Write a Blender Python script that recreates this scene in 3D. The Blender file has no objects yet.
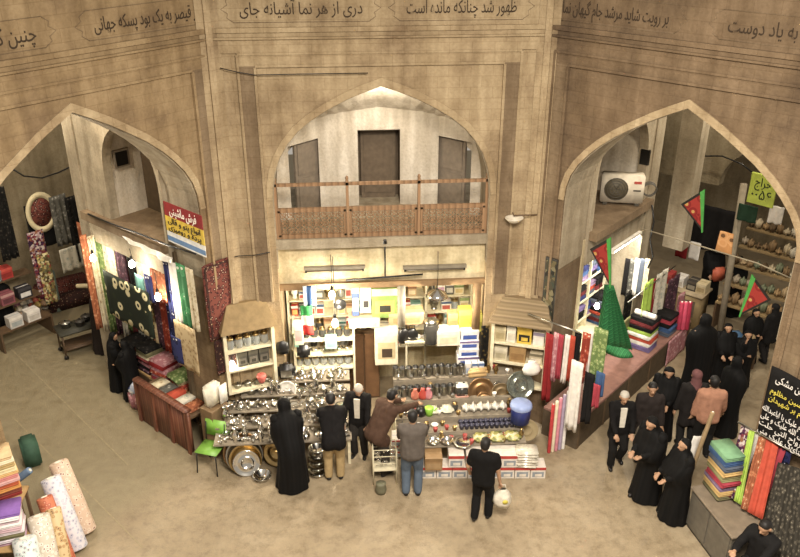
import bpy, bmesh, math, random
import numpy as np
from mathutils import Vector, Matrix, noise
random.seed(11)
SC = bpy.context.scene
COL = SC.collection
PI = math.pi
S2 = math.sqrt(.5)

# ------------------------------------------------------------------ camera model (used to survey the place)
FPX, PITCH, YAW, CAMZ, CAMX, CAMY = 820., math.radians(26.3), math.radians(4.3), 9.5, -.68, -13.
CPOS = Vector((CAMX, CAMY, CAMZ))
_fh = Vector((math.sin(YAW), math.cos(YAW), 0)); _r = Vector((math.cos(YAW), -math.sin(YAW), 0)); _z = Vector((0, 0, 1))
_fw = _fh * math.cos(PITCH) - _z * math.sin(PITCH); _up = _fh * math.sin(PITCH) + _z * math.cos(PITCH)
def ray(u, v): return _fw + _r * ((u - 400) / FPX) - _up * ((v - 278.5) / FPX)
def A(u, v, z=0.):
    """point seen at pixel u,v on the horizontal level z"""
    d = ray(u, v); return CPOS + d * ((z - CAMZ) / d.z)
FR = {'F': (Vector((0, 0, 0)), Vector((1, 0, 0)), Vector((0, 1, 0))),
      'L': (Vector((-2.65, 0, 0)), Vector((-S2, -S2, 0)), Vector((-S2, S2, 0))),
      'R': (Vector((2.65, 0, 0)), Vector((S2, -S2, 0)), Vector((S2, S2, 0)))}
def G(fr, t, w, z=0.):
    o, T, W = FR[fr]; return o + T * t + W * w + Vector((0, 0, z))
def TW(fr, p):
    o, T, W = FR[fr]; d = p - o; return d.dot(T), d.dot(W), p.z
def AP(fr, u, v, t=None, w=None):
    """(t, w, z) of pixel u,v on the plane t=const or w=const of a wall frame"""
    o, T, W = FR[fr]
    n = T if t is not None else W
    p0 = o + n * (t if t is not None else w)
    d = ray(u, v); q = CPOS + d * ((p0 - CPOS).dot(n) / d.dot(n))
    return TW(fr, q)
def zat(x, y, v):
    """height above ground point x,y that falls on pixel row v"""
    lo, hi = -1., 9.
    for _ in range(40):
        m = (lo + hi) / 2; q = Vector((x, y, m)) - CPOS; pv = 278.5 - FPX * q.dot(_up) / q.dot(_fw)
        if pv > v: lo = m
        else: hi = m
    return lo

# ------------------------------------------------------------------ materials
def lin(c):
    if isinstance(c, str):
        c = c.lstrip('#'); c = [int(c[i:i + 2], 16) / 255 for i in (0, 2, 4)]
    return tuple((x / 12.92 if x <= .04045 else ((x + .055) / 1.055) ** 2.4) for x in c) + (1.,)
def _nt(name):
    m = bpy.data.materials.new(name); m.use_nodes = True; nt = m.node_tree; b = nt.nodes['Principled BSDF']
    return m, nt, b
def nd(nt, t, **kw):
    n = nt.nodes.new(t)
    for k, v in kw.items():
        if k in n.inputs.keys(): n.inputs[k].default_value = v
        else: setattr(n, k, v)
    return n
def ramp(nt, stops, const=False):
    n = nt.nodes.new('ShaderNodeValToRGB'); cr = n.color_ramp
    if const: cr.interpolation = 'CONSTANT'
    while len(cr.elements) < len(stops): cr.elements.new(.5)
    for e, (p, c) in zip(cr.elements, stops): e.position = p; e.color = c
    return n
def sc(c, k): return tuple(min(1, x * k) for x in c[:3]) + (1.,)
def dull(c, k=.14, d=.88):
    l = .3 * c[0] + .59 * c[1] + .11 * c[2]; return tuple((x * (1 - k) + l * k) * d for x in c[:3]) + (1.,)
MC = {}
def M(name, c, rough=.7, metal=0., var=.15, scale=9., bump=0., emit=0., alpha=1., trans=0.):
    if name in MC: return MC[name]
    m, nt, b = _nt(name); c = dull(lin(c), .1, .93) if name.startswith('paint_') else lin(c)
    tc = nd(nt, 'ShaderNodeTexCoord'); no = nd(nt, 'ShaderNodeTexNoise', Scale=scale, Detail=4.)
    nt.links.new(tc.outputs['Object'], no.inputs['Vector'])
    r = ramp(nt, [(.3, sc(c, 1 - var)), (.7, sc(c, 1 + var))]); nt.links.new(no.outputs['Fac'], r.inputs['Fac'])
    nt.links.new(r.outputs['Color'], b.inputs['Base Color'])
    b.inputs['Roughness'].default_value = rough; b.inputs['Metallic'].default_value = metal
    if rough >= .7 and not metal: b.inputs['Specular IOR Level'].default_value = .2
    if trans: b.inputs['Transmission Weight'].default_value = trans
    if emit:
        b.inputs['Emission Color'].default_value = c; b.inputs['Emission Strength'].default_value = emit
    if bump:
        bp = nd(nt, 'ShaderNodeBump', Strength=bump, Distance=.02); nt.links.new(no.outputs['Fac'], bp.inputs['Height']); nt.links.new(bp.outputs['Normal'], b.inputs['Normal'])
    MC[name] = m; return m
def MP(name, kind, cols, scale=8., rough=.85, axis='X', metal=0.):
    """patterned cloth, carpet, print"""
    if name in MC: return MC[name]
    m, nt, b = _nt(name); cs = [dull(lin(c)) for c in cols]; n = len(cs)
    tc = nd(nt, 'ShaderNodeTexCoord')
    if kind in ('stripe', 'fold'):
        sp = nd(nt, 'ShaderNodeSeparateXYZ'); nt.links.new(tc.outputs['Object'], sp.inputs[0])
        mu = nd(nt, 'ShaderNodeMath', operation='MULTIPLY'); nt.links.new(sp.outputs[axis], mu.inputs[0]); mu.inputs[1].default_value = scale
        no = nd(nt, 'ShaderNodeTexNoise', Scale=3.); nt.links.new(tc.outputs['Object'], no.inputs['Vector'])
        ad = nd(nt, 'ShaderNodeMath', operation='MULTIPLY_ADD'); nt.links.new(no.outputs['Fac'], ad.inputs[0]); ad.inputs[1].default_value = .25; nt.links.new(mu.outputs[0], ad.inputs[2])
        fr = nd(nt, 'ShaderNodeMath', operation='FRACT'); nt.links.new(ad.outputs[0], fr.inputs[0]); src = fr.outputs[0]
        st = [(i / n, c) for i, c in enumerate(cs)]
    else:
        vo = nd(nt, 'ShaderNodeTexVoronoi', Scale=scale); mp = nd(nt, 'ShaderNodeMapping')
        nt.links.new(tc.outputs['Object'], mp.inputs['Vector']); nt.links.new(mp.outputs['Vector'], vo.inputs['Vector'])
        if kind == 'floral': src = vo.outputs['Distance']; st = [(0, cs[0])] + [(.18 + .5 * i / n, c) for i, c in enumerate(cs[1:])]
        else:
            sep = nd(nt, 'ShaderNodeSeparateColor'); nt.links.new(vo.outputs['Color'], sep.inputs[0]); src = sep.outputs[0]
            st = [(i / n, c) for i, c in enumerate(cs)]
    r = ramp(nt, st, True); nt.links.new(src, r.inputs['Fac'])
    nt.links.new(r.outputs['Color'], b.inputs['Base Color']); b.inputs['Roughness'].default_value = rough; b.inputs['Metallic'].default_value = metal
    if rough >= .7: b.inputs['Specular IOR Level'].default_value = .2
    MC[name] = m; return m
def wall_mat(name, base, dark, light, joint=.06, scale=1.):
    m, nt, b = _nt(name)
    tc = nd(nt, 'ShaderNodeTexCoord'); ob = tc.outputs['Object']
    n1 = nd(nt, 'ShaderNodeTexNoise', Scale=.9 * scale, Detail=6., Roughness=.65); nt.links.new(ob, n1.inputs['Vector'])
    mp = nd(nt, 'ShaderNodeMapping'); mp.inputs['Scale'].default_value = (3.2, 3.2, .45); nt.links.new(ob, mp.inputs['Vector'])
    n2 = nd(nt, 'ShaderNodeTexNoise', Scale=1.6, Detail=5.); nt.links.new(mp.outputs['Vector'], n2.inputs['Vector'])
    n3 = nd(nt, 'ShaderNodeTexNoise', Scale=22., Detail=3.); nt.links.new(ob, n3.inputs['Vector'])
    r1 = ramp(nt, [(.3, lin(dark)), (.5, lin(base)), (.72, lin(light))]); nt.links.new(n1.outputs['Fac'], r1.inputs['Fac'])
    r2 = ramp(nt, [(.35, (.62, .58, .52, 1)), (.6, (1, 1, 1, 1))]); nt.links.new(n2.outputs['Fac'], r2.inputs['Fac'])
    mx = nd(nt, 'ShaderNodeMix', data_type='RGBA', blend_type='MULTIPLY'); mx.inputs[0].default_value = .7
    nt.links.new(r1.outputs['Color'], mx.inputs[6]); nt.links.new(r2.outputs['Color'], mx.inputs[7])
    r3 = ramp(nt, [(.3, (.84, .83, .8, 1)), (.6, (1, 1, 1, 1))]); nt.links.new(n3.outputs['Fac'], r3.inputs['Fac'])
    m2 = nd(nt, 'ShaderNodeMix', data_type='RGBA', blend_type='MULTIPLY'); m2.inputs[0].default_value = .8
    nt.links.new(mx.outputs[2], m2.inputs[6]); nt.links.new(r3.outputs['Color'], m2.inputs[7])
    # courses of brick under the plaster
    sp = nd(nt, 'ShaderNodeSeparateXYZ'); nt.links.new(ob, sp.inputs[0]); cb = nd(nt, 'ShaderNodeCombineXYZ')
    nt.links.new(sp.outputs['X'], cb.inputs['X']); nt.links.new(sp.outputs['Z'], cb.inputs['Y'])
    br = nd(nt, 'ShaderNodeTexBrick', Scale=1.4); nt.links.new(cb.outputs[0], br.inputs['Vector'])
    br.inputs['Color1'].default_value = (1, 1, 1, 1); br.inputs['Color2'].default_value = (.88, .86, .82, 1); br.inputs['Mortar'].default_value = (.7, .66, .6, 1); br.inputs['Mortar Size'].default_value = .008
    m3 = nd(nt, 'ShaderNodeMix', data_type='RGBA', blend_type='MULTIPLY'); m3.inputs[0].default_value = joint * 10
    nt.links.new(m2.outputs[2], m3.inputs[6]); nt.links.new(br.outputs['Color'], m3.inputs[7])
    nt.links.new(m3.outputs[2], b.inputs['Base Color']); b.inputs['Roughness'].default_value = .9
    bp = nd(nt, 'ShaderNodeBump', Strength=.35, Distance=.03); nt.links.new(n3.outputs['Fac'], bp.inputs['Height']); nt.links.new(bp.outputs['Normal'], b.inputs['Normal'])
    MC[name] = m; return m

# ------------------------------------------------------------------ mesh builder
class MB:
    def __init__(s): s.v = []; s.f = []; s.m = []; s.s = []
    def add(s, vs, fs, mi=0, sm=False):
        o = len(s.v); s.v += [tuple(p) for p in vs]
        for f in fs: s.f.append([i + o for i in f]); s.m.append(mi); s.s.append(sm)
        return s
    def box(s, x0, x1, y0, y1, z0, z1, mi=0, X=None):
        vs = [Vector(p) for p in ((x0, y0, z0), (x1, y0, z0), (x1, y1, z0), (x0, y1, z0), (x0, y0, z1), (x1, y0, z1), (x1, y1, z1), (x0, y1, z1))]
        if X: vs = [X @ p for p in vs]
        return s.add(vs, [(0, 3, 2, 1), (4, 5, 6, 7), (0, 1, 5, 4), (1, 2, 6, 5), (2, 3, 7, 6), (3, 0, 4, 7)], mi)
    def rbox(s, x0, x1, y0, y1, z0, z1, r=.02, mi=0, X=None, seg=2, sm=True):
        bm = bmesh.new(); bmesh.ops.create_cube(bm, size=1)
        for v in bm.verts: v.co = Vector(((x0 + x1) / 2 + v.co.x * (x1 - x0), (y0 + y1) / 2 + v.co.y * (y1 - y0), (z0 + z1) / 2 + v.co.z * (z1 - z0)))
        bmesh.ops.bevel(bm, geom=list(bm.edges), offset=min(r, .45 * min(x1 - x0, y1 - y0, z1 - z0)), segments=seg, affect='EDGES')
        bm.verts.index_update()
        vs = [(X @ v.co) if X else v.co.copy() for v in bm.verts]; fs = [[v.index for v in f.verts] for f in bm.faces]; bm.free()
        return s.add(vs, fs, mi, sm)
    def lathe(s, prof, seg=20, c=(0, 0, 0), mi=0, X=None, sm=True, sx=1., sy=1.):
        vs = []; fs = []; n = len(prof)
        for k in range(seg):
            a = 2 * PI * k / seg
            for r, z in prof:
                p = Vector((c[0] + r * math.cos(a) * sx, c[1] + r * math.sin(a) * sy, c[2] + z)); vs.append(X @ p if X else p)
        for k in range(seg):
            k2 = (k + 1) % seg
            for i in range(n - 1): fs.append((k * n + i, k2 * n + i, k2 * n + i + 1, k * n + i + 1))
        return s.add(vs, fs, mi, sm)
    def tube(s, pts, r=.01, seg=8, mi=0, sm=True):
        pts = [Vector(p) for p in pts]; rs = r if isinstance(r, (list, tuple)) else [r] * len(pts)
        vs = []; fs = []; n = len(pts); pa = None
        for i, p in enumerate(pts):
            d = (pts[min(i + 1, n - 1)] - pts[max(i - 1, 0)]).normalized()
            if pa is None: pa = d.orthogonal().normalized()
            else: pa = (pa - d * pa.dot(d)); pa = pa.normalized() if pa.length > 1e-6 else d.orthogonal().normalized()
            q = d.cross(pa)
            for k in range(seg):
                a = 2 * PI * k / seg; vs.append(p + (pa * math.cos(a) + q * math.sin(a)) * rs[i])
        for i in range(n - 1):
            for k in range(seg): fs.append((i * seg + k, i * seg + (k + 1) % seg, (i + 1) * seg + (k + 1) % seg, (i + 1) * seg + k))
        fs.append(tuple(range(seg))[::-1]); fs.append(tuple((n - 1) * seg + k for k in range(seg)))
        return s.add(vs, fs, mi, sm)
    def cyl(s, p0, p1, r0, r1=None, seg=16, mi=0):
        return s.tube([p0, p1], [r0, r0 if r1 is None else r1], seg, mi)
    def sph(s, c, r, mi=0, seg=14, sz=1.):
        prof = [(max(1e-4, r * math.sin(PI * i / 8)), -r * sz * math.cos(PI * i / 8)) for i in range(9)]
        return s.lathe(prof, seg, c, mi)
    def caps(s, p0, p1, r0, r1, seg=10):
        p0 = Vector(p0); p1 = Vector(p1); d = p1 - p0; L = d.length
        d = d / L if L > 1e-6 else Vector((0, 0, 1))
        pts = []; rs = []
        for a in (-88, -60, -30): pts.append(p0 + d * r0 * math.sin(math.radians(a))); rs.append(r0 * math.cos(math.radians(a)))
        pts.append(p0); rs.append(r0); pts.append(p1 + d * 1e-4); rs.append(r1)
        for a in (30, 60, 88): pts.append(p1 + d * r1 * math.sin(math.radians(a))); rs.append(r1 * math.cos(math.radians(a)))
        return s.tube(pts, rs, seg)
    def prism(s, poly, y0, y1, mi=0, X=None):
        """poly of (x,z) extruded along y"""
        n = len(poly); vs = [Vector((x, y0, z)) for x, z in poly] + [Vector((x, y1, z)) for x, z in poly]
        if X: vs = [X @ p for p in vs]
        fs = [tuple(range(n)), tuple(range(2 * n - 1, n - 1, -1))] + [(i, i + n, (i + 1) % n + n, (i + 1) % n) for i in range(n)]
        return s.add(vs, fs, mi)
    def sheet(s, fn, nu, nv, th=.012, mi=0):
        """cloth: fn(a,b)->(x,y,z); given thickness along local y"""
        vs = []; fs = []
        for off in (0, th):
            for j in range(nv + 1):
                for i in range(nu + 1):
                    x, y, z = fn(i / nu, j / nv); vs.append((x, y + off, z))
        W = nu + 1; N = W * (nv + 1)
        for j in range(nv):
            for i in range(nu):
                a = j * W + i; fs.append((a, a + 1, a + W + 1, a + W)); fs.append((N + a, N + a + W, N + a + W + 1, N + a + 1))
        for i in range(nu):
            fs.append((i, N + i, N + i + 1, i + 1)); a = nv * W + i; fs.append((a, a + 1, N + a + 1, N + a))
        for j in range(nv):
            a = j * W; fs.append((a, a + W, N + a + W, N + a)); a = j * W + nu; fs.append((a, N + a, N + a + W, a + W))
        return s.add(vs, fs, mi, True)
    def mesh(s, name, mats):
        me = bpy.data.meshes.new(name); me.from_pydata(s.v, [], s.f)
        for m in (mats if isinstance(mats, (list, tuple)) else [mats]): me.materials.append(m)
        me.polygons.foreach_set('material_index', s.m); me.polygons.foreach_set('use_smooth', s.s)
        bm = bmesh.new(); bm.from_mesh(me); bmesh.ops.recalc_face_normals(bm, faces=bm.faces); bm.to_mesh(me); bm.free()
        me.update(); return me
    def build(s, name, mats, parent=None, loc=(0, 0, 0), rz=0., X=None):
        o = bpy.data.objects.new(name, s.mesh(name, mats)); COL.objects.link(o)
        if X is not None: o.matrix_world = X
        else: o.location = loc; o.rotation_euler = (0, 0, rz)
        if parent is not None: o.parent = parent
        return o

def tag(o, label, cat, group=None, kind=None):
    o['label'] = label; o['category'] = cat
    if group: o['group'] = group
    if kind: o['kind'] = kind
    return o
def struct(o): o['kind'] = 'structure'; return o
def E(name, label, cat, loc=(0, 0, 0), rz=0., group=None):
    o = bpy.data.objects.new(name, None); COL.objects.link(o); o.location = loc; o.rotation_euler = (0, 0, rz); o.empty_display_size = .1
    return tag(o, label, cat, group)
KIDS = {}
def clone(root, loc, rz=0., label=None, group=None, scale=1., rot=None):
    r = root.copy(); COL.objects.link(r); r.location = loc; r.rotation_euler = rot if rot else (0, 0, rz); r.scale = (scale,) * 3 if not isinstance(scale, tuple) else scale
    if label: r['label'] = label
    if group: r['group'] = group
    elif 'group' in r: del r['group']
    for ch in kids(root):
        c = ch.copy(); COL.objects.link(c); c.parent = r
        for g in kids(ch):
            d = g.copy(); COL.objects.link(d); d.parent = c
    return r
def kids(o): return [c for c in bpy.data.objects if c.parent == o] if o.name not in KIDS else KIDS[o.name]
def setmat(o, m):
    """give a copy its own material on object level"""
    o.data = o.data.copy(); o.data.materials[0] = m; return o
def rotm(loc, rz=0., rx=0., ry=0.):
    return Matrix.Translation(loc) @ Matrix.Rotation(rz, 4, 'Z') @ Matrix.Rotation(rx, 4, 'X') @ Matrix.Rotation(ry, 4, 'Y')

# ------------------------------------------------------------------ lettering (joined Persian letter forms)
_F = {}
for ch, base, n in (('ب', 0xFE8F, 4), ('پ', 0xFB56, 4), ('ت', 0xFE95, 4), ('ث', 0xFE99, 4), ('ج', 0xFE9D, 4), ('چ', 0xFB7A, 4), ('ح', 0xFEA1, 4), ('خ', 0xFEA5, 4), ('د', 0xFEA9, 2), ('ذ', 0xFEAB, 2), ('ر', 0xFEAD, 2), ('ز', 0xFEAF, 2), ('س', 0xFEB1, 4), ('ش', 0xFEB5, 4), ('ص', 0xFEB9, 4), ('ض', 0xFEBD, 4), ('ط', 0xFEC1, 4), ('ظ', 0xFEC5, 4), ('ع', 0xFEC9, 4), ('غ', 0xFECD, 4), ('ف', 0xFED1, 4), ('ق', 0xFED5, 4), ('ک', 0xFB8E, 4), ('گ', 0xFB92, 4), ('ل', 0xFEDD, 4), ('م', 0xFEE1, 4), ('ن', 0xFEE5, 4), ('ه', 0xFEE9, 4), ('و', 0xFEED, 2), ('ی', 0xFBFC, 4), ('ا', 0xFE8D, 2), ('آ', 0xFE81, 2)):
    _F[ch] = [chr(base + i) for i in range(n)]
def shape(t):
    out = []
    for w in t.split(' '):
        r = []
        for i, c in enumerate(w):
            if c not in _F: r.append(c); continue
            p = i > 0 and w[i - 1] in _F and len(_F[w[i - 1]]) == 4
            n = i + 1 < len(w) and w[i + 1] in _F and len(_F[c]) == 4
            r.append(_F[c][(3 if n else 1) if p else (2 if n else 0)])
        out.append(''.join(r)[::-1])
    return ' '.join(out[::-1])
def text(name, s, size, mat, parent, X, width=None, depth=.004):
    c = bpy.data.curves.new(name, 'FONT'); c.body = shape(s); c.size = size; c.align_x = 'CENTER'; c.align_y = 'CENTER'; c.extrude = depth; c.resolution_u = 3
    o = bpy.data.objects.new(name, c); COL.objects.link(o)
    bpy.context.view_layer.update()
    dg = bpy.context.evaluated_depsgraph_get(); me = bpy.data.meshes.new_from_object(o.evaluated_get(dg))
    xs = [v.co.x for v in me.vertices]; k = 1.
    if width and xs: k = width / max(.01, (max(xs) - min(xs)))
    me.transform(Matrix.Diagonal((k, 1, 1, 1)))
    bpy.data.objects.remove(o); bpy.data.curves.remove(c)
    me.materials.clear(); me.materials.append(mat)
    o = bpy.data.objects.new(name, me); COL.objects.link(o); o.parent = parent; o.matrix_local = X @ Matrix.Rotation(PI / 2, 4, 'X')
    return o
# ------------------------------------------------------------------ the setting
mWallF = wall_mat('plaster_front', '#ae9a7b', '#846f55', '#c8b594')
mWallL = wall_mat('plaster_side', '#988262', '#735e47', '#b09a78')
mWallR = wall_mat('plaster_right_dimmed', '#7c6850', '#594837', '#957f65')  # right wall's dimmer light is put into this darker plaster colour
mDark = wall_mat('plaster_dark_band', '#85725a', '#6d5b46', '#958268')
mRim = wall_mat('plaster_rim', '#b5a181', '#978163', '#c7b594')
mWhite = wall_mat('whitewash', '#ddd5c6', '#cbbfab', '#e6dfd2', joint=.01)
mCream = wall_mat('cream_wash', '#d9cba6', '#b59f78', '#e6dabb', joint=.01)
mGreyW = wall_mat('grey_plaster', '#a89c86', '#857a66', '#b8ad98', joint=.02)
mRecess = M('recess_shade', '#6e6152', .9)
mDoor = M('grey_door', '#857a6c', .7)
mWood = MP('lattice_wood', 'stripe', ['#9c764e', '#8a6743', '#a98158'], 9., .6)
mWoodD = M('dark_wood', '#5a4632', .6)
mBrown = M('brown_board', '#8c7355', .7)
mInk = M('black_paint', '#40352a', .9)

# floor: concrete of the court, greyer in the alleys
def floor_material():
    m, nt, b = _nt('worn_concrete'); tc = nd(nt, 'ShaderNodeTexCoord'); ob = tc.outputs['Object']
    n1 = nd(nt, 'ShaderNodeTexNoise', Scale=.55, Detail=7., Roughness=.7); n2 = nd(nt, 'ShaderNodeTexNoise', Scale=5., Detail=6., Roughness=.7); n3 = nd(nt, 'ShaderNodeTexNoise', Scale=40., Detail=2.)
    for n in (n1, n2, n3): nt.links.new(ob, n.inputs['Vector'])
    r1 = ramp(nt, [(.3, lin('#867760')), (.5, lin('#998a71')), (.7, lin('#aa9c84'))]); nt.links.new(n1.outputs['Fac'], r1.inputs['Fac'])
    r2 = ramp(nt, [(.34, (.62, .59, .55, 1)), (.52, (.95, .94, .92, 1)), (.7, (1.08, 1.07, 1.05, 1))]); nt.links.new(n2.outputs['Fac'], r2.inputs['Fac'])
    mx = nd(nt, 'ShaderNodeMix', data_type='RGBA', blend_type='MULTIPLY'); mx.inputs[0].default_value = .75
    nt.links.new(r1.outputs['Color'], mx.inputs[6]); nt.links.new(r2.outputs['Color'], mx.inputs[7])
    # smooth grey screed of the left alley: everything left of a worn edge
    sp = nd(nt, 'ShaderNodeSeparateXYZ'); nt.links.new(ob, sp.inputs[0])
    a = nd(nt, 'ShaderNodeMath', operation='MULTIPLY_ADD'); nt.links.new(sp.outputs['Y'], a.inputs[0]); a.inputs[1].default_value = .75; 
    ng = nd(nt, 'ShaderNodeMath', operation='MULTIPLY'); nt.links.new(sp.outputs['X'], ng.inputs[0]); ng.inputs[1].default_value = -1.
    nt.links.new(ng.outputs[0], a.inputs[2])
    ad = nd(nt, 'ShaderNodeMath', operation='MULTIPLY_ADD'); nt.links.new(n1.outputs['Fac'], ad.inputs[0]); ad.inputs[1].default_value = 1.2; nt.links.new(a.outputs[0], ad.inputs[2])
    mr = nd(nt, 'ShaderNodeMapRange'); mr.inputs['From Min'].default_value = 2.9; mr.inputs['From Max'].default_value = 3.7; nt.links.new(ad.outputs[0], mr.inputs['Value'])
    m2 = nd(nt, 'ShaderNodeMix', data_type='RGBA'); nt.links.new(mr.outputs[0], m2.inputs[0]); nt.links.new(mx.outputs[2], m2.inputs[6])
    r4 = ramp(nt, [(.3, lin('#7d7158')), (.7, lin('#91866c'))]); nt.links.new(n2.outputs['Fac'], r4.inputs['Fac']); nt.links.new(r4.outputs['Color'], m2.inputs[7])
    nt.links.new(m2.outputs[2], b.inputs['Base Color'])
    rr = ramp(nt, [(.35, (.38, .38, .38, 1)), (.65, (.7, .7, .7, 1))]); nt.links.new(n2.outputs['Fac'], rr.inputs['Fac']); nt.links.new(rr.outputs['Color'], b.inputs['Roughness'])
    bp = nd(nt, 'ShaderNodeBump', Strength=.25, Distance=.02); nt.links.new(n3.outputs['Fac'], bp.inputs['Height']); nt.links.new(bp.outputs['Normal'], b.inputs['Normal'])
    return m
mFloor = floor_material()
fb = MB(); fb.box(-17, 17, -11, 17, -.3, 0)
floor = struct(fb.build('floor', mFloor))

ARCH = [(1, 0), (.99, .12), (.965, .25), (.915, .385), (.84, .505), (.74, .62), (.62, .715), (.47, .805), (.3, .89), (.15, .95), (0, 1)]
ARCHS = [(1, 0), (.99, .12), (.955, .24), (.89, .355), (.8, .465), (.7, .565), (.57, .67), (.44, .755), (.28, .855), (.14, .93), (0, 1)]
def arch_pts(cx, hw, zs, za, prof=None):
    right = [(cx + hw * a, zs + (za - zs) * b) for a, b in (prof or ARCH)]
    return [(2 * cx - x, z) for x, z in right] + right[-2::-1]       # left jamb -> apex -> right jamb
ROT = {'F': 0., 'L': PI / 4, 'R': -PI / 4}
ORI = {k: FR[k][0] for k in FR}
def LX(fr, t): return -t if fr == 'L' else t
def FM(fr): return rotm(ORI[fr], ROT[fr])
def wall(name, fr, cx, hw, x0, x1, za, mat, zs=4.6, top=9.2, th=.9, prof=None):
    ap = arch_pts(cx, hw, zs, za, prof)
    poly = [(x0, 0), (cx - hw, 0)] + ap + [(cx + hw, 0), (x1, 0), (x1, top), (x0, top)]
    b = MB(); b.prism(poly, 0, th)
    w = struct(b.build(name, mat, X=FM(fr)))
    # worn light rim that runs round the arch
    out = arch_pts(cx, hw + .1, zs, za + .13, prof)
    r = MB(); vs = []; fs = []
    for (a, c), (d, e) in zip(ap, out): vs += [(a, -.025, c), (d, -.025, e), (d, .02, e), (a, .02, c)]
    for i in range(len(ap) - 1):
        for k in range(4): fs.append((4 * i + k, 4 * i + (k + 1) % 4, 4 * i + 4 + (k + 1) % 4, 4 * i + 4 + k))
    r.add(vs, fs); r.build('arch_rim', mRim, w)
    # smooth plaster on the soffit of the arch
    inn = [(cx - hw, 3.3)] + ap + [(cx + hw, 3.3)]; s_ = MB(); vs = []; fs = []
    for x, z in inn:
        dx, dz = cx - x, 4.4 - z; L_ = math.hypot(dx, dz) or 1; k = .018
        for y in (.03, th + .02): vs += [(x, y, z), (x + dx / L_ * k, y, z + dz / L_ * k)]
    for i in range(len(inn) - 1): q = 4 * i; fs += [(q + 1, q + 3, q + 7, q + 5), (q, q + 4, q + 6, q + 2), (q, q + 1, q + 5, q + 4), (q + 2, q + 6, q + 7, q + 3)]
    s_.add(vs, fs); s_.build('arch_soffit', mGreyW, w)
    # cornice ledges and the rectangular frame round the arch
    c = MB(); 
    c.box(x0, x1, -.07, .02, 7.33, 7.4); c.box(x0, x1, -.035, .02, 7.02, 7.33); c.box(x0, x1, -.09, .02, 7.23, 7.26); c.build('cornice', mat, w)
    fo, fi = hw + .38, hw + .12
    l = MB(); 
    l.box(cx - fo, cx + fo, -.03, .02, 6.82, 7.02); l.box(cx - fo, cx + fo, -.055, .02, 6.99, 7.025); l.box(cx - fi, cx + fi, -.05, .02, 6.8, 6.84)
    l.build('frame_head', mat, w)
    for sg in (-1, 1):
        k = MB(); xa, xb = sorted((cx + sg * fi, cx + sg * fo)); k.box(xa, xb, -.03, .02, 2.7, 6.82); k.build('frame_side', mDark, w)
        k = MB(); k.box(cx + sg * fi - .02, cx + sg * fi + .02, -.06, .02, 2.7, 6.8); k.box(cx + sg * fo - .02, cx + sg * fo + .02, -.05, .02, 2.7, 7.0); k.build('frame_bead', mat, w)
    return w
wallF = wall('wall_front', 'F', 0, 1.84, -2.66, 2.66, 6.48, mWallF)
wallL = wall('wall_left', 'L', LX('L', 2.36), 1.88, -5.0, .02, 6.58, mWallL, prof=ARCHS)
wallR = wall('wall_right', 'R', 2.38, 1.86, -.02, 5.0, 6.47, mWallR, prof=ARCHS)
# rounded corner ribs between the walls
for i, sg in ((1, -1), (2, 1)):
    b = MB(); b.prism([(-.17, 0), (.17, 0), (.17, 9.2), (-.17, 9.2)], -.04, .1); b.box(-.05, .05, -.09, -.03, .3, 9.2)
    struct(b.build('trim_%d' % i, mWallF, loc=(sg * 2.63, -.05, 0), rz=-sg * PI / 8))
# carved verse on the frieze, with thin cartouche lines
def frieze(w, x, s, width, size=.34, tilt=0.):
    text('painted_verse', s, size, mInk, w, Matrix.Translation((x, -.006, 7.66)) @ Matrix.Rotation(tilt, 4, 'Y'), width)
    b = MB(); h = width / 2 + .28
    for z in (7.47, 7.86): b.tube([(x - h + .18, -.004, z), (x + h - .18, -.004, z)], .005, 6)
    for sg in (-1, 1): b.tube([(x + sg * (h - .18), -.004, 7.47), (x + sg * (h - .08), -.004, 7.54), (x + sg * (h - .1), -.004, 7.6), (x + sg * h, -.004, 7.665), (x + sg * (h - .1), -.004, 7.73), (x + sg * (h - .08), -.004, 7.79), (x + sg * (h - .18), -.004, 7.86)], .005, 6)
    b.build('painted_cartouche', mDark, w)
frieze(wallF, -1.2, 'دری از هر نما آشیانه جای', 1.85, .25)
frieze(wallF, 1.25, 'ظهور شد چنانکه مانده است', 1.7, .27)
frieze(wallL, LX('L', .95), 'راز قیصر به یک بود پسکه جهانی', 1.75, .25)
frieze(wallL, LX('L', 3.05), 'چنین گفت', .8, .28)
frieze(wallR, 1.05, 'بر رویت شاید مرشد جام گیهان نما', 1.7, .25)
frieze(wallR, 3.2, 'به یاد دوست', .9, .26)

# ---- upper room behind the front arch
b = MB(); b.box(-1.9, 1.9, .05, 2.6, 3.66, 3.84); struct(b.build('trim_3', mGreyW))                     # slab
b = MB(); b.box(-1.84, 1.84, .16, .3, 2.93, 3.68); struct(b.build('trim_4', mCream))                    # cream panel over the shop
b = MB(); b.box(-1.86, 1.86, .1, .22, 2.84, 2.95); struct(b.build('trim_5', mBrown))                    # lintel
ub = MB()
def vquad(p, q, z0, z1, th=.06):
    p = Vector((p[0], p[1], 0)); q = Vector((q[0], q[1], 0)); d = (q - p).normalized(); n = Vector((-d.y, d.x, 0)) * th
    vs = [p + n * k + Vector((0, 0, z)) for z in (z0, z1) for k in (0, 1)]; vs2 = [q + n * k + Vector((0, 0, z)) for z in (z0, z1) for k in (0, 1)]
    o = [vs[0], vs2[0], vs2[1], vs[1], vs[2], vs2[2], vs2[3], vs[3]]
    ub.add(o, [(0, 3, 2, 1), (4, 5, 6, 7), (0, 1, 5, 4), (1, 2, 6, 5), (2, 3, 7, 6), (3, 0, 4, 7)])
pl = [(-1.84, .85), (-1.6, 1.02), (-1.08, 1.5), (-.36, 1.62), (.42, 1.62), (1.12, 1.5), (1.66, 1.02), (1.84, .85)]
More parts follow.
